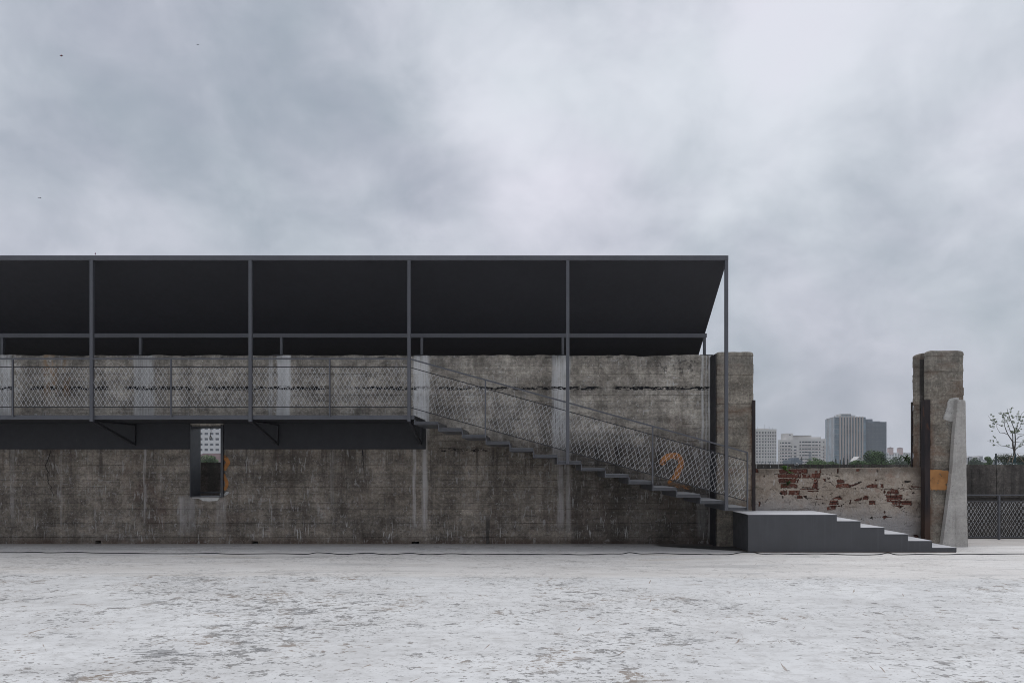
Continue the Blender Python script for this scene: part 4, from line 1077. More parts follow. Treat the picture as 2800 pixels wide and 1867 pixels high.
# stepped office with ribbon windows
BY = 315
th = thing('office_building', (X(2190, BY), BY+6, CITY_Z), 'low white office block with stepped wings and ribbon windows', 'building')
rowsB = [(835, 36), (920, 32), (1003, 30), (1085, 30), (1165, 30), (1245, 30), (1326, 30), (1407, 30), (1488, 30)]
def wing(u0, u1, vtop, y, cols, rows, depth=12):
    def fx(u): return X(rA(u), y)
    holes = [(fx(a), fx(b), Z(rV(v+h_/2), y), Z(rV(v-h_/2), y)) for a, b in cols for v, h_ in rows]
    mb = MB(); facade(mb, fx(u0), fx(u1), CITY_Z, Z(rV(vtop), y), y, holes, .6); taper(mb, fx(u0)+.05, fx(u1)-.05, y+.62, y+depth, CITY_Z, Z(rV(vtop), y)-.05)
    mb.build('wing', WHITEB, th)
    for h in holes: unit_box('window', GLASSD, th, h[0]-.02, h[1]+.02, y+.45, y+.6, h[2]-.02, h[3]+.02)
    for (v, h_) in rows[1:]:
        unit_box('sill_band', simple('pink band', (.47, .40, .39), .9), th, fx(u0), fx(u1), y-.08, y-.003, Z(rV(v+h_/2+20), y)-.12, Z(rV(v+h_/2+20), y)+.12)
wing(718, 1038, 760, BY, [(768, 796), (810, 872), (888, 950), (968, 1034)], rowsB)
wing(1240, 1850, 735, BY+2, [(1256, 1302), (1316, 1390), (1394, 1470), (1474, 1556), (1574, 1640), (1654, 1722), (1748, 1790)], [(815, 38), (898, 30), (983, 30), (1068, 30), (1150, 30), (1236, 26), (1320, 30), (1400, 30)])
wing(1038.5, 1239.5, 742, BY+1, [(1045, 1072), (1114, 1182)], [(v+12, h_+4) for v, h_ in rowsB[1:]])
wing(1852, 1920, 733, BY+4, [(1856, 1886)], [(815, 40), (935, 36), (1018, 36), (1100, 36), (1185, 36), (1268, 36)])
MB().box(X(rA(917), BY+4), X(rA(1088), BY+4), BY+4, BY+11, Z(rV(765), BY+4), Z(rV(592), BY+4)).build('stair_house', WHITEB, th)
MB().box(X(rA(1030), BY+6), X(rA(1560), BY+6), BY+6, BY+12, Z(rV(765), BY+6), Z(rV(655), BY+6)).build('roof_house', WHITEB, th)
MB().box(X(rA(1025), BY+5), X(rA(1550), BY+5), BY+5.2, BY+12.3, Z(rV(655), BY+5), Z(rV(645), BY+5)).build('roof_slab', MULL, th)
MB().box(X(rA(1560), BY+6), X(rA(1800), BY+6), BY+6, BY+11, Z(rV(765), BY+6), Z(rV(688), BY+6)).build('roof_house', WHITEB, th)
unit_box('window', GLASSD, th, X(rA(1000), BY+4), X(rA(1028), BY+4), BY+3.95, BY+3.99, Z(rV(652), BY+4), Z(rV(618), BY+4))
# lattice mast in front of it
my = 240; mt = thing('lattice_mast', (X(2215, my), my, CITY_Z), 'small grey lattice mast standing before the stepped white office block', 'mast')
a0, a1 = at(2215, 1275, my), at(2215, 1234, my); hw0, hw1 = .45, .30; mb = MB()
cor = [((a0.x+sx*hw0, my+sy*hw0, CITY_Z), (a1.x+sx*hw1, my+sy*hw1, a1.z)) for sx, sy in ((-1, -1), (1, -1), (1, 1), (-1, 1))]
for a, b in cor: mb.bar(a, b, .10)
N_ = 22
for k in range(N_):
    t0, t1 = k/N_, (k+1)/N_
    for i in range(4):
        A, B = cor[i], cor[(i+1) % 4]
        mb.bar(Vector(A[0]).lerp(Vector(A[1]), t0), Vector(B[0]).lerp(Vector(B[1]), t1), .06)
mb.build('frame', MULL, mt)
MB().tube([(a1.x, my, a1.z), (a1.x, my, a1.z+1.6)], .05, 5).build('antenna', MULL, mt)
# striped glass tower
CY = 430
rc = lambda u: 2250+.1212*u
rw = lambda v: 1110+.1212*v
th = thing('office_tower', (X(2330, CY), CY+15, CITY_Z), 'tall glass office tower with pale vertical piers and a dark grey side block', 'building')
cfl = X(rc(260), CY)   # the corner between the two facets
lx, ly = X(rc(50), CY+22), CY+22
ztF, ztL = Z(rw(250), CY), Z(rw(285), CY+22)
rx = X(rc(966), CY)
mb = MB(); ring = [(lx, ly), (cfl, CY), (rx, CY), (rx, CY+34), (lx+14, CY+34)]
mb.v = [(a, b, CITY_Z) for a, b in ring]+[(a, b, ztF) for a, b in ring]
mb.f = [(4, 3, 2, 1, 0), (5, 6, 7, 8, 9)]+[(i, (i+1) % 5, 5+(i+1) % 5, 5+i) for i in range(5)]
mb.build('glass_body', GLASSB, th)
for k in range(9):
    u = 383+63.3*k; unit_box('pier', BEIGE, th, X(rc(u-13), CY), X(rc(u+13), CY), CY-.7, CY+.2, CITY_Z, ztF+.3)
fd = Vector((lx-cfl, ly-CY, 0)); fn = Vector((-fd.y, fd.x, 0)).normalized(); fn = fn if fn.y < 0 else -fn
for k in range(7):
    t = .05+k*.135; c_ = Vector((cfl, CY, 0))+fd*t
    b_ = MB(); q = fd.normalized()*.42
    p = [c_-q, c_+q, c_+q+fn*.6, c_-q+fn*.6]
    b_.v = [(v.x, v.y, CITY_Z) for v in p]+[(v.x, v.y, ztF+.3) for v in p]; b_.f = [(0, 1, 2, 3), (7, 6, 5, 4)]+[(i, 4+i, 4+(i+1) % 4, (i+1) % 4) for i in range(4)]
    b_.build('pier', BEIGE, th)
FL = 3.35; z = ztF-1.0
while z > CITY_Z+2:
    unit_box('floor_band', MULL, th, cfl+.1, rx-.05, CY-.12, CY+.05, z-.16, z+.16); z -= FL
dx0, dx1 = X(rc(966), CY+2), X(rc(1437), CY+2)
ztD = Z(rw(355), CY+2)
MB().box(dx0+.02, dx1, CY+2, CY+26, CITY_Z, ztD).build('side_block', GREYCLAD, th)
n_ = 26
for k in range(n_):
    x = dx0+(dx1-dx0)*(k+.5)/n_; unit_box('mullion', MULL, th, x-.07, x+.07, CY+1.8, CY+1.99, CITY_Z, ztD-.6)
z = ztD-2.2
while z > CITY_Z+2: unit_box('floor_band', MULL, th, dx0+.05, dx1-.05, CY+1.86, CY+1.995, z-.10, z+.10); z -= FL*.78
MB().box(X(rc(415), CY+6), X(rc(640), CY+6), CY+6, CY+14, ztF-.1, Z(rw(172), CY+6)).build('roof_plant', WHITEB, th)
MB().box(X(rc(640), CY+7), X(rc(735), CY+7), CY+7, CY+14, ztF-.1, Z(rw(205), CY+7)).build('roof_plant', WHITEB, th)
MB().box(X(rc(360), CY+7), X(rc(415), CY+7), CY+7, CY+14, ztF-.1, Z(rw(212), CY+7)).build('roof_plant', WHITEB, th)
for k in range(12): unit_box('louvre', MULL, th, X(rc(420+18*k), CY+6), X(rc(430+18*k), CY+6), CY+5.8, CY+5.99, Z(rw(225), CY+6), Z(rw(188), CY+6))
MB().box(X(rc(968), CY+12), X(rc(1122), CY+12), CY+12, CY+20, ztD-.1, Z(rw(293), CY+12)).build('roof_plant', GREYCLAD, th)
MB().box(X(rc(1010), CY+5), X(rc(1288), CY+5), CY+5, CY+10, ztD-.1, Z(rw(340), CY+5)).build('roof_screen', MULL, th)
for u, v in ((228, 232), (262, 205), (335, 200), (470, 165), (560, 165)):
    MB().tube([at(rc(u), rw(262), CY+8), at(rc(u), rw(v), CY+8)], .08, 5).build('antenna', MULL, th)
# distant pink-turreted block
DY = 900
th = thing('distant_housing', (X(2460, DY), DY+8, CITY_Z), 'distant pale housing block with two pink roof turrets', 'building')
zt = Z(rw(1045), DY)
MB().box(X(rc(1400), DY), X(rc(2030), DY), DY, DY+16, CITY_Z, zt).build('wall', WHITE2, th)
for u0, u1, v in ((1505, 1592, 950), (1722, 1808, 955)):
    x0, x1, z1 = X(rc(u0), DY-1), X(rc(u1), DY-1), Z(rw(v), DY-1)
    tw = MB().box(x0, x1, DY-1, DY+5, zt-3, z1).build('turret', PINK, th)
    e = .6; xm, ym = (x0+x1)/2, DY+2
    mb = MB(); mb.v = [(x0-e, DY-1-e, z1), (x1+e, DY-1-e, z1), (x1+e, DY+5+e, z1), (x0-e, DY+5+e, z1), (xm, ym, Z(rw(v-30), DY-1))]; mb.f = [(0, 1, 4), (1, 2, 4), (2, 3, 4), (3, 0, 4), (3, 2, 1, 0)]
    mb.build('turret_roof', ROOFBR, tw)
for i in range(9):
    for j in range(4):
        x = X(rc(1460+62*i), DY); z = Z(rw(1075+32*j), DY); unit_box('window', GLASSD, th, x-.9, x+.9, DY-.1, DY-.003, z-.5, z+.5)
# far housing beyond the freestanding pillar
re = lambda u: 2640+.1212*u
ve = lambda v: 1100+.1212*v
EY = 850
th = thing('distant_housing', (X(2690, EY), EY+8, CITY_Z), 'hazy white apartment blocks on the skyline beyond the mesh fence', 'building')
for u0, u1, v in ((20, 75, 1240), (75, 155, 1212), (155, 230, 1262), (230, 310, 1222), (310, 395, 1205), (395, 560, 1285), (560, 690, 1290)):
    yy = EY+(u0 % 7)
    o = MB().box(X(re(u0), yy), X(re(u1), yy)-.02, yy, yy+14, CITY_Z, Z(ve(v), yy)).build('wing', WHITE2, th)
    MB().box(X(re(u0+12), yy), X(re(u1-12), yy), yy+4, yy+9, Z(ve(v), yy)-.02, Z(ve(v-10), yy)).build('roof_house', WHITE2, o)
    for j in range(4):
        for i in range(max(1, int((u1-u0)/26))):
            x = X(re(u0+16+26*i), yy); z = Z(ve(v+20+26*j), yy); unit_box('window', GLASSD, o, x-.8, x+.8, yy-.1, yy-.003, z-.5, z+.5)
# white block and brown roof seen through the window slot
rx_ = lambda u: 500+.1722*u
rv_ = lambda v: 1130+.1722*v
building('apartment_block', 'white apartment block with rows of wide windows seen through the window slot', rx_(-560), rx_(1300), rv_(-240), 350,
         [(rx_(370+87*i), .1722*56) for i in range(-6, 8)], [(rv_(238+85*j), .1722*36) for j in range(-4, 7)], WHITE2, GLASSD)
HY = 190; th = thing('tiled_roof_house', (X(580, HY), HY+8, CITY_Z), 'house with a brown hipped roof seen through the window slot', 'house')
x0, x1 = X(rx_(150), HY), X(rx_(1000), HY); zt, zb = Z(rv_(632), HY+5), Z(rv_(770), HY)
mb = MB(); mb.v = [(x0-.5, HY-.5, zb), (x1+.5, HY-.5, zb), (x1+.5, HY+10.5, zb), (x0-.5, HY+10.5, zb), (X(rx_(322), HY+5), HY+5, zt), (x1-6, HY+5, zt)]
mb.f = [(0, 1, 5, 4), (1, 2, 5), (2, 3, 4, 5), (3, 0, 4), (3, 2, 1, 0)]; mb.build('roof', ROOFBR, th)
MB().box(x0, x1, HY, HY+10, CITY_Z, zb-.005).build('wall', WHITE2, th)

# ------------------------------------------------------------------ trees
def leaf_mat(name, a, b, sc_):
    m, g = new_mat(name); p = g.pos()
    c = g.mix(g.noise(p, sc_, 3, .6).step(.35, .65), a, b); g.out(c, .6, None, 0, .3); return m
TREE1 = leaf_mat('tree foliage', (.028, .055, .020), (.070, .125, .040), .6)
TREE2 = leaf_mat('dark tree foliage', (.022, .042, .020), (.050, .085, .034), .5)
TREE3 = leaf_mat('pale tree foliage', (.045, .085, .028), (.10, .165, .055), .8)
CONIF = leaf_mat('conifer foliage', (.020, .032, .024), (.036, .055, .038), .5)
BARK = simple('bark', (.075, .06, .05), .9, .2, .3, 8)
def crown_leaves(m_, c, r, n, size, rng, flat=.0):
    for _ in range(n):
        while True:
            v = Vector((rng.uniform(-1, 1), rng.uniform(-1, 1), rng.uniform(-1, 1)))
            if .25 < v.length < 1: break
        v = v.normalized()*(v.length**.45)
        p = Vector((c[0]+v.x*r[0], c[1]+v.y*r[1], c[2]+v.z*r[2]))
        n_ = (v+Vector((rng.uniform(-1, 1), rng.uniform(-1, 1), rng.uniform(-.4, 1.2)))*.9).normalized(); t_ = n_.orthogonal().normalized(); b_ = n_.cross(t_); s_ = size*rng.uniform(.6, 1.3)
        a = rng.uniform(0, 6.28); t2 = t_*math.cos(a)+b_*math.sin(a); b2 = n_.cross(t2)
        k = len(m_.v); m_.v += [tuple(p-t2*s_), tuple(p-b2*s_*.5), tuple(p+t2*s_), tuple(p+b2*s_*.5)]; m_.f.append((k, k+1, k+2, k+3))
def tree(name, label, px, ptop, y, wpx, hpx, mat_, seed, n=2600, lobes=9, group=None, size=None):
    rng = random.Random(seed); k = (DIST+y)/FPX; b = Vector((X(px, y), y, CITY_Z)); top = Z(ptop, y); W, H = wpx*k, hpx*k
    th = thing(name, b, label, 'tree', group)
    m_ = MB(); lo = []
    for i in range(lobes):
        a = rng.uniform(0, 6.28); rr = rng.uniform(.1, .75)**.7; zf = rng.uniform(0, 1)
        wz = 1-.55*zf
        c = (b.x+math.cos(a)*rr*W/2*wz, y+math.sin(a)*rr*W/2*wz*.8, top-H*(1-zf)*.80-H*.12); lo.append(c)
        r0 = W*rng.uniform(.15, .25)
        crown_leaves(m_, c, (r0, r0, min(r0, H*.3)*rng.uniform(.7, 1)), n//lobes, size or k*2.0, rng)
    tr = MB(); zc = top-H*.9
    tr.tube([b, b.lerp(Vector((b.x, y, zc)), .6)+Vector((.1, 0, 0)), (b.x+.1, y, zc), (b.x, y, top-H*.4)], [W*.035, W*.028, W*.022, W*.01], 7)
    for c in lo: tr.tube([(b.x, y, zc-H*.1), (b.x*.5+c[0]*.5, y*.5+c[1]*.5, (zc+c[2])/2+.1), c], [W*.014, W*.01, W*.004], 5)
    tr.build('trunk', BARK, th); m_.build('crown', mat_, th); return th
tree('broadleaf_tree', 'round bright green tree below the stepped white office block', 2236, 1251, 110, 84, 44, TREE3, 51, 6000, 18)
tree('broadleaf_tree', 'low green tree at the foot of the striped glass tower beside the conifers', 2275, 1262, 125, 60, 28, TREE1, 58, 3500, 12)
tree('broadleaf_tree', 'large dense dark green tree in front of the tower side block', 2392, 1236, 95, 112, 76, TREE1, 52, 14000, 34)
tree('broadleaf_tree', 'lighter green bush crown at the near edge of the large dense tree', 2348, 1257, 80, 60, 36, TREE3, 57, 5000, 14)
tree('broadleaf_tree', 'hazy dark tree between the large dense tree and the sapling', 2446, 1249, 190, 76, 56, TREE2, 53, 6000, 18)
tree('broadleaf_tree', 'small distant tree just behind the leaning sapling', 2484, 1255, 230, 60, 50, TREE2, 54, 4000, 12)
tree('broadleaf_tree', 'round distant tree above the parapet beyond the freestanding pillar', 2670, 1252, 200, 60, 50, TREE2, 55, 5000, 14)
tree('broadleaf_tree', 'slender light green tree rising beside the round tree near the planted roof', 2702, 1245, 120, 38, 56, TREE3, 56, 3200, 12)
tree('broadleaf_tree', 'green tree crown in front of the brown hipped roof in the window slot', 570, 1248, 120, 84, 46, TREE3, 59, 7000, 20)
def conifer(px, ptop, y, wpx, seed, label):
    rng = random.Random(seed); k = (DIST+y)/FPX; b = Vector((X(px, y), y, CITY_Z)); top = Z(ptop, y); W = wpx*k; H = top-CITY_Z-2
    th = thing('conifer_tree', b, label, 'tree', 'dark conifers below the glass tower'); m_ = MB()
    for i in range(1500):
        t = rng.random()**.8; a = rng.uniform(0, 6.28); z = top-t*min(H, 60*k); r = W/2*(.06+.94*t)*rng.uniform(.5, 1.05)*(1+.22*math.sin(t*30+seed))
        c = Vector((b.x+math.cos(a)*r, y+math.sin(a)*r, z)); d_ = Vector((math.cos(a), math.sin(a), -.35)).normalized(); s_ = k*1.7; q = d_.cross(Vector((0, 0, 1))).normalized()
        kk = len(m_.v); m_.v += [tuple(c-d_*s_), tuple(c+q*s_*.5), tuple(c+d_*s_), tuple(c-q*s_*.5)]; m_.f.append((kk, kk+1, kk+2, kk+3))
    MB().tube([b, (b.x, y, top-.3*k)], [W*.06, W*.008], 6).build('trunk', BARK, th); m_.build('crown', CONIF, th)
cl = ['leftmost dark conifer below the glass tower', 'tall pointed conifer second in the row below the glass tower', 'blunt conifer third in the row below the glass tower', 'sharp conifer in the middle of the row below the glass tower', 'broad conifer fifth in the row below the glass tower', 'rightmost conifer of the row beside the small white gable']
for (px, tp, wd), l in zip(((2277, 1258, 15), (2285, 1252, 20), (2298, 1256, 17), (2307, 1251, 19), (2318, 1253, 22), (2331, 1249, 22)), cl): conifer(px, tp, 260, wd, px, l)
conifer(2192, 1249, 200, 10, 5, 'single thin dark conifer before the stepped white office block')
conifer(2648, 1250, 210, 9, 6, 'narrow dark conifer right beside the pale concrete fin')
# small white gable behind the tree
GYY = 180; th = thing('gabled_house', (X(2345, GYY), GYY+3, CITY_Z), 'white gable end peeping out between conifers and the large dense tree', 'house')
x0, x1 = X(2341, GYY), X(2362, GYY); zb, zt = Z(1259, GYY), Z(1250.5, GYY); xm = X(2348, GYY)
mb = MB(); mb.v = [(x0, GYY, CITY_Z), (x1, GYY, CITY_Z), (x1, GYY, zb), (xm, GYY, zt), (x0, GYY, zb)]+[(x0, GYY+2.5, CITY_Z), (x1, GYY+2.5, CITY_Z), (x1, GYY+2.5, zb), (xm, GYY+2.5, zt), (x0, GYY+2.5, zb)]
mb.f = [(0, 1, 2, 3, 4), (9, 8, 7, 6, 5), (0, 4, 9, 5), (1, 6, 7, 2)]; mb.build('wall', WHITE2, th)
mb = MB()
for a, b in (((x0-.4, zb-.25), (xm, zt+.12)), ((xm, zt+.12), (x1+.4, zb-.25))):
    mb.add([(a[0], GYY-.4, a[1]), (b[0], GYY-.4, b[1]), (b[0], GYY+2.9, b[1]), (a[0], GYY+2.9, a[1]), (a[0], GYY-.4, a[1]+.18), (b[0], GYY-.4, b[1]+.18), (b[0], GYY+2.9, b[1]+.18), (a[0], GYY+2.9, a[1]+.18)],
           [(3, 2, 1, 0), (4, 5, 6, 7), (0, 1, 5, 4), (1, 2, 6, 5), (2, 3, 7, 6), (3, 0, 4, 7)])
mb.build('roof', WHITEB, th)
# low dark sheds before the white blocks
SY = 170
th = thing('dark_shed', (X(2170, SY), SY+3, CITY_Z), 'low dark roofed shed in front of the stepped white office block', 'shed')
MB().box(X(rA(1040), SY), X(rA(1330), SY), SY, SY+6, CITY_Z, Z(rV(1262), SY)).build('wall', GREYCLAD, th)
MB().box(X(rA(1120), SY+1), X(rA(1240), SY+1), SY+1, SY+5, Z(rV(1262), SY)-.02, Z(rV(1212), SY+1)).build('roof_house', GREYCLAD, th)
th = thing('boundary_railing', (X(2130, 150), 150, CITY_Z), 'thin grey railing in front of the white apartment tower', 'railing')
yy = 150; zt = Z(1262, yy); zb = CITY_Z
MB().bar((X(2060, yy), yy, zt), (X(2200, yy), yy, zt), .08).build('top_rail', MULL, th)
for i in range(14): MB().bar((X(2062+10.5*i, yy), yy, zb), (X(2062+10.5*i, yy), yy, zt), .10).build('post', MULL, th)

# ------------------------------------------------------------------ planted neighbouring roof with a young tree
NY = 60.0; nz0 = Z(1271, NY)
nr = thing('planted_roof', (X(2790, NY), NY+8, CITY_Z), 'neighbouring flat roofed building with planting behind the parapet', 'building')
MB().box(X(2716, NY), X(3500, NY), NY, NY+24, CITY_Z, nz0-.02).build('wall', PARAPETM, nr)
TURF = leaf_mat('roof turf', (.05, .09, .03), (.10, .16, .05), 2.0)
MB().box(X(2722, NY), X(3495, NY), NY+.4, NY+23.5, nz0-.02, nz0+.06).build('turf', TURF, nr)
fx = thing('green_roof_fence', (X(2760, NY), NY+.3, nz0), 'dark green wire fence around the planted neighbouring roof', 'fence')
GREENP = simple('dark green paint', (.018, .035, .036), .5)
yy = NY+.3; zt = Z(1239.5, yy)
MB().box(X(2721.5, yy), X(2725, yy), yy-.05, yy+.05, nz0-.02, zt).build('corner_post', GREENP, fx)
MB().bar((X(2723, yy), yy, zt), (X(3400, yy), yy, zt), .03).build('top_rail', GREENP, fx)
MB().bar((X(2723, yy), yy, Z(1263, yy)), (X(3400, yy), yy, Z(1263, yy)), .025).build('lower_rail', GREENP, fx)
mb = MB()
for i in range(160): mb.bar((X(2725+2.6*i, yy), yy, nz0), (X(2725+2.6*i, yy), yy, Z(1263.5, yy)), .015)
for j in range(3): mb.bar((X(2725, yy), yy, Z(1265.5+1.6*j, yy)), (X(3140, yy), yy, Z(1265.5+1.6*j, yy)), .015)
mb.build('wire_panel', simple('green wire', (.05, .10, .09), .5), fx)
MB().box(X(2717.5, yy), X(2719, yy), yy-.03, yy+.03, nz0-.02, Z(1261, yy)).build('stub_post', GREENP, fx)
rng = random.Random(77); m_ = MB()
HEDGE = leaf_mat('purple green hedge', (.022, .030, .016), (.055, .075, .030), 3.0)
hb = Vector((X(2780, NY+4), NY+4, nz0)); hd_ = thing('roof_hedge', hb, 'dark shaggy hedge behind the young tree on the planted roof', 'hedge')
for i in range(46):
    px = 2730+rng.uniform(0, 150); tp = 1247-4*math.sin((px-2725)/22.0)-rng.uniform(-5, 6) if px > 2738 else 1254
    c = at(px, tp+8, NY+4); crown_leaves(m_, (c.x, NY+4+rng.uniform(-1, 1), c.z-.1), (.38, .5, .34), 120, .07, rng)
    c2 = (c.x, NY+4, c.z-.55); crown_leaves(m_, c2, (.4, .5, .4), 60, .07, rng)
m_.build('foliage', HEDGE, hd_)
st = MB()
for i in range(24): x = hb.x+rng.uniform(-1.6, 3); st.tube([(x, NY+4, nz0), (x+.1, NY+4, nz0+.5)], .02, 5)
st.build('stem', BARK, hd_)
# young tree
TYY = NY+2
rt = lambda u, v: at(2640+.1212*u, 1100+.1212*v, TYY)
tr = thing('young_tree', rt(1105, 1360), 'young sparse tree with bare branches and leaf tufts on the planted roof', 'tree')
k = .1212*(DIST+TYY)/FPX
m_ = MB(); random.seed(91)
def br(pts, r0, r1, jy=0.0):
    P = [rt(*p) for p in pts]; n = len(P)
    for i, p in enumerate(P): p.y += jy*i/(n-1)
    m_.tube(P, [r0+(r1-r0)*i/(n-1) for i in range(n)], 7); return P
R0 = 27*k
br([(1105, 1370), (1106, 1200), (1103, 1090), (1085, 1040), (1070, 960), (1068, 880)], R0, 14*k)
br([(1103, 1090), (1120, 1030), (1140, 930), (1148, 820), (1150, 690), (1140, 590), (1100, 470), (1060, 350), (1020, 200), (1008, 130)], 17*k, 3*k, .5)
br([(1068, 890), (1010, 820), (930, 720), (880, 630), (835, 540), (825, 460), (815, 350), (815, 240)], 12*k, 3*k, -.6)
br([(1070, 890), (1088, 780), (1095, 690), (1062, 620), (1040, 500), (1020, 400), (965, 330)], 11*k, 3*k, .8)
br([(925, 715), (860, 690), (790, 688), (720, 688), (660, 625), (610, 560), (590, 480)], 7*k, 2*k, -.8)
br([(835, 545), (760, 490), (690, 440), (640, 370), (600, 280)], 6*k, 2*k, .7)
br([(1075, 1035), (1000, 1018), (880, 985), (760, 975), (690, 925), (640, 840), (600, 790)], 8*k, 2*k, -.5)
br([(760, 975), (680, 965), (610, 900), (530, 862)], 4*k, 1.5*k, .3)
br([(1120, 1080), (1170, 1030), (1230, 995), (1330, 965), (1440, 950), (1540, 900)], 9*k, 2*k, .6)
br([(1155, 830), (1200, 770), (1270, 745), (1380, 720), (1480, 640), (1530, 560)], 8*k, 2*k, -.5)
br([(1150, 690), (1210, 620), (1290, 550), (1330, 500), (1400, 380), (1440, 280)], 7*k, 2*k, .9)
br([(1150, 600), (1155, 480), (1160, 380), (1165, 270), (1200, 205)], 6*k, 2*k, -.9)
br([(1080, 890), (1140, 890), (1260, 900), (1380, 890), (1460, 840)], 6*k, 2*k, .4)
br([(1095, 690), (1040, 670), (980, 650), (900, 615)], 5*k, 1.5*k, -.3)
br([(1170, 720), (1260, 712), (1400, 700)], 4*k, 1.5*k, .3)
br([(1340, 970), (1440, 1010), (1560, 1000)], 5*k, 2*k, -.3)
br([(1400, 380), (1480, 330), (1520, 250)], 3*k, 1.2*k, .2)
for a, b in (((700, 450), (740, 433)), ((650, 390), (705, 372)), ((610, 500), (660, 484)), ((600, 560), (520, 523)), ((640, 420), (550, 400)), ((820, 330), (880, 320)), ((820, 300), (900, 245)), ((1040, 450), (960, 290)), ((1060, 350), (1040, 205)), ((900, 245), (990, 235)),
             ((1140, 590), (1200, 540), ), ((1160, 380), (1120, 315)), ((1165, 400), (1225, 350)), ((1180, 640), (1280, 600)), ((1010, 540), (1040, 560)), ((1160, 480), (1240, 470)), ((1230, 460), (1290, 310))): br([a, ((a[0]+b[0])/2, (a[1]+b[1])/2-8), b], 2.6*k, 1.2*k, random.uniform(-.4, .4))
m_.build('trunk', BARK, tr)
lf = MB(); rng = random.Random(5)
tufts = [(590, 275, 22), (632, 312, 22), (648, 382, 24), (690, 428, 24), (740, 433, 10), (708, 372, 10), (552, 398, 14), (600, 408, 12), (630, 410, 12), (588, 478, 20), (660, 484, 14), (510, 523, 18), (530, 552, 16), (605, 550, 34), (590, 647, 14), (578, 768, 14), (608, 793, 18), (530, 860, 16), (578, 862, 14), (612, 885, 12), (672, 897, 22), (677, 958, 24), (903, 977, 34),
         (815, 240, 34), (790, 295, 18), (840, 285, 26), (795, 330, 14), (842, 355, 24), (820, 430, 52), (835, 520, 26), (885, 322, 18), (925, 335, 12), (880, 248, 18), (910, 245, 20), (940, 235, 14), (975, 232, 20), (1000, 240, 18), (955, 290, 18), (970, 350, 26), (1025, 340, 28), (1030, 305, 20), (1010, 395, 34), (1020, 430, 22), (1015, 128, 20), (995, 160, 22), (1045, 208, 22),
         (1012, 537, 18), (1090, 450, 22), (1120, 452, 14), (1060, 670, 42), (1110, 650, 50), (1010, 655, 26), (1150, 630, 40), (1170, 580, 36), (1140, 680, 24), (1200, 205, 16), (1165, 262, 26), (1170, 318, 16), (1115, 315, 20), (1215, 350, 32), (1185, 398, 16), (1220, 420, 28), (1240, 475, 28), (1213, 530, 20), (1150, 475, 16), (1285, 312, 18), (1318, 325, 20), (1300, 475, 14), (1285, 600, 16), (1215, 640, 22), (1285, 868, 42), (1320, 930, 34), (1225, 985, 30), (1160, 1025, 10), (1290, 415, 10),
         (1440, 280, 26), (1480, 640, 30), (1530, 560, 24), (1540, 900, 30), (1460, 840, 34), (1560, 1000, 30), (1400, 380, 24), (1520, 250, 24), (1390, 720, 24)]
for u, v, r in tufts:
    c = rt(u, v); c.y += rng.uniform(-.4, .4); crown_leaves(lf, c, (r*k*1.1, r*k*1.1, r*k*.9), 16+int(r*2.6), 7.5*k, rng)
lf.build('crown', leaf_mat('young leaf', (.06, .095, .022), (.14, .19, .04), 6.0), tr)
tag(MB().tube([rt(1105, 1372), rt(1106, 1160)], 32*k, 10).build('trunk_wrap', simple('green wrap', (.02, .055, .065), .7), tr))
WOODS = simple('bamboo stake', (.27, .19, .14), .8)
sk = thing('tree_stakes', rt(1105, 1371), 'pale wooden stakes propping the young tree on the planted roof', 'stakes')
for a, b, dy_ in (((975, 1372), (1075, 1170), -.5), ((1010, 1372), (1080, 1150), .5), ((1280, 1360), (1140, 1155), -.3)):
    A, B = rt(*a), rt(*b); A.y += dy_; B.y = TYY-.32*(1 if dy_ < 0 else -1)*.6; MB().tube([A, B], 5*k*1.4, 6).build('stake', WOODS, sk)

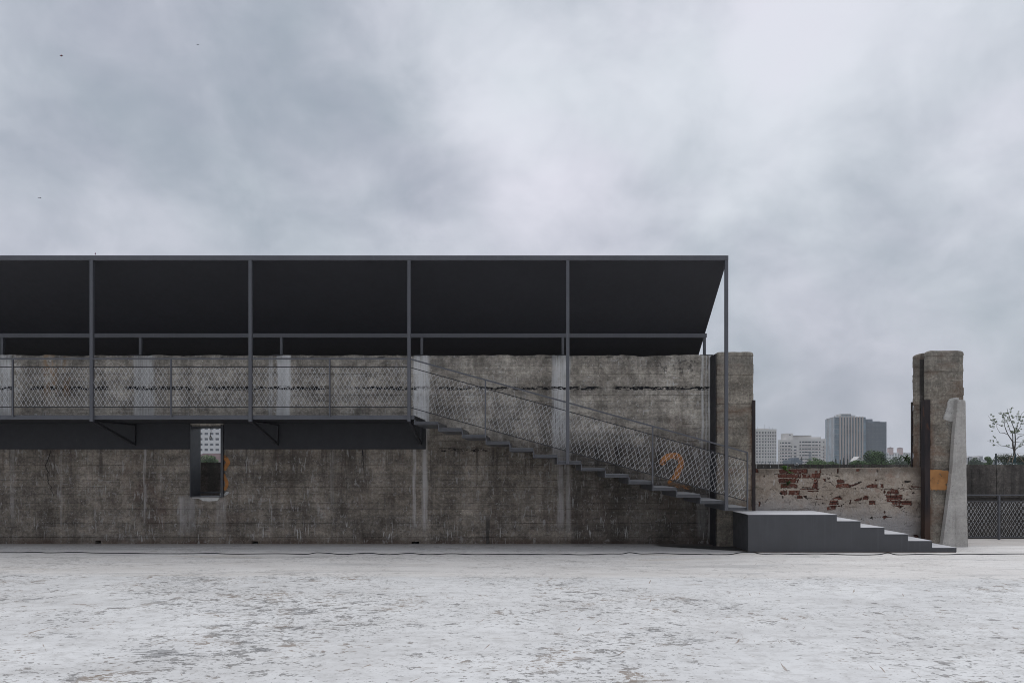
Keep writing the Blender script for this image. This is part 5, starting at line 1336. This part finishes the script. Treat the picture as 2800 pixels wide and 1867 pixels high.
# ------------------------------------------------------------------ kites and birds in the sky
DKG = simple('dark kite cloth', (.02, .02, .022), .7); RED = simple('red kite cloth', (.45, .03, .035), .7); MAG = simple('magenta kite cloth', (.35, .03, .16), .7)
def kite(px, py, y, half, rot, label, m1, m2, group=None):
    c = at(px, py, y); th = thing('kite', c, label, 'kite'); k = (DIST+y)/FPX
    a = math.radians(rot); ux = Vector((math.cos(a), 0, math.sin(a))); uz = Vector((-math.sin(a), 0, math.cos(a)))
    for s_ in (-1, 1):
        p = [c+ux*s_*half*k, c+uz*half*.36*k+ux*s_*half*.2*k, c+ux*s_*half*.13*k-Vector((0, .12, 0)), c-uz*half*.30*k+ux*s_*half*.2*k]
        b = [v+Vector((0, .03, 0)) for v in p]; m_ = MB(); m_.v = [tuple(v) for v in p+b]
        f = [(0, 1, 2, 3), (7, 6, 5, 4)]+[(i, (i+1) % 4, 4+(i+1) % 4, 4+i) for i in range(4)]; m_.f = f; m_.build('wing', m1, th)
    m_ = MB(); p = [c+uz*half*.4*k+ux*half*.12*k, c-uz*half*.4*k+ux*half*.12*k, c-uz*half*.4*k-ux*half*.12*k, c+uz*half*.4*k-ux*half*.12*k]; b = [v+Vector((0, .04, 0)) for v in p]
    m_.v = [tuple(v-Vector((0, .13, 0))) for v in p]+[tuple(v) for v in b]; m_.f = [(0, 1, 2, 3), (7, 6, 5, 4)]+[(i, (i+1) % 4, 4+(i+1) % 4, 4+i) for i in range(4)]; m_.build('body', m2, th)
kite(168, 153, 130, 5.2, -8, 'tiny black kite with a red centre high in the grey sky', DKG, RED)
kite(261, 694, 120, 3.6, 80, 'tiny magenta kite just above the canopy edge', MAG, DKG)
def bird(px, py, y, half, bend, label):
    c = at(px, py, y); k = (DIST+y)/FPX; th = thing('bird', c, label, 'bird')
    h = half*k
    for s_ in (-1, 1):
        p = [c+Vector((0, -.05*h, 0)), c+Vector((s_*.5*h, 0, bend*.45*h)), c+Vector((s_*h, 0, bend*.1*h)), c+Vector((s_*.5*h, .3*h, bend*.2*h-.12*h))]
        m_ = MB(); m_.v = [tuple(v) for v in p]+[tuple(v-Vector((0, 0, .10*h))) for v in p]; m_.f = [(0, 1, 2, 3), (7, 6, 5, 4)]+[(i, (i+1) % 4, 4+(i+1) % 4, 4+i) for i in range(4)]; m_.build('wing', DKG, th)
    MB().tube([c+Vector((-.16*h, -.3*h, 0)), c, c+Vector((.16*h, .35*h, -.06*h))], [.05*h, .14*h, .03*h], 6).build('body', DKG, th)
bird(108.5, 542, 140, 4.4, .9, 'tiny dark bird with bent wings at the far edge of the sky')
bird(541, 123, 160, 3.4, .4, 'tiny grey bird gliding high in the sky above the canopy')

# ------------------------------------------------------------------ damp summer air over the city
m, g = new_mat('haze air')
vp = g.n.new('ShaderNodeVolumePrincipled'); vo = g.n.new('ShaderNodeOutputMaterial'); vp.inputs['Color'].default_value = (.93, .95, 1, 1); vp.inputs['Density'].default_value = HAZE
g.l.new(vp.outputs[0], vo.inputs['Volume'])
hz = MB().box(-1600, 1600, -60, 1300, CITY_Z-1.0, 62).build('haze', m); tag(hz, 'thin grey haze over the distant city', 'haze', kind='stuff')
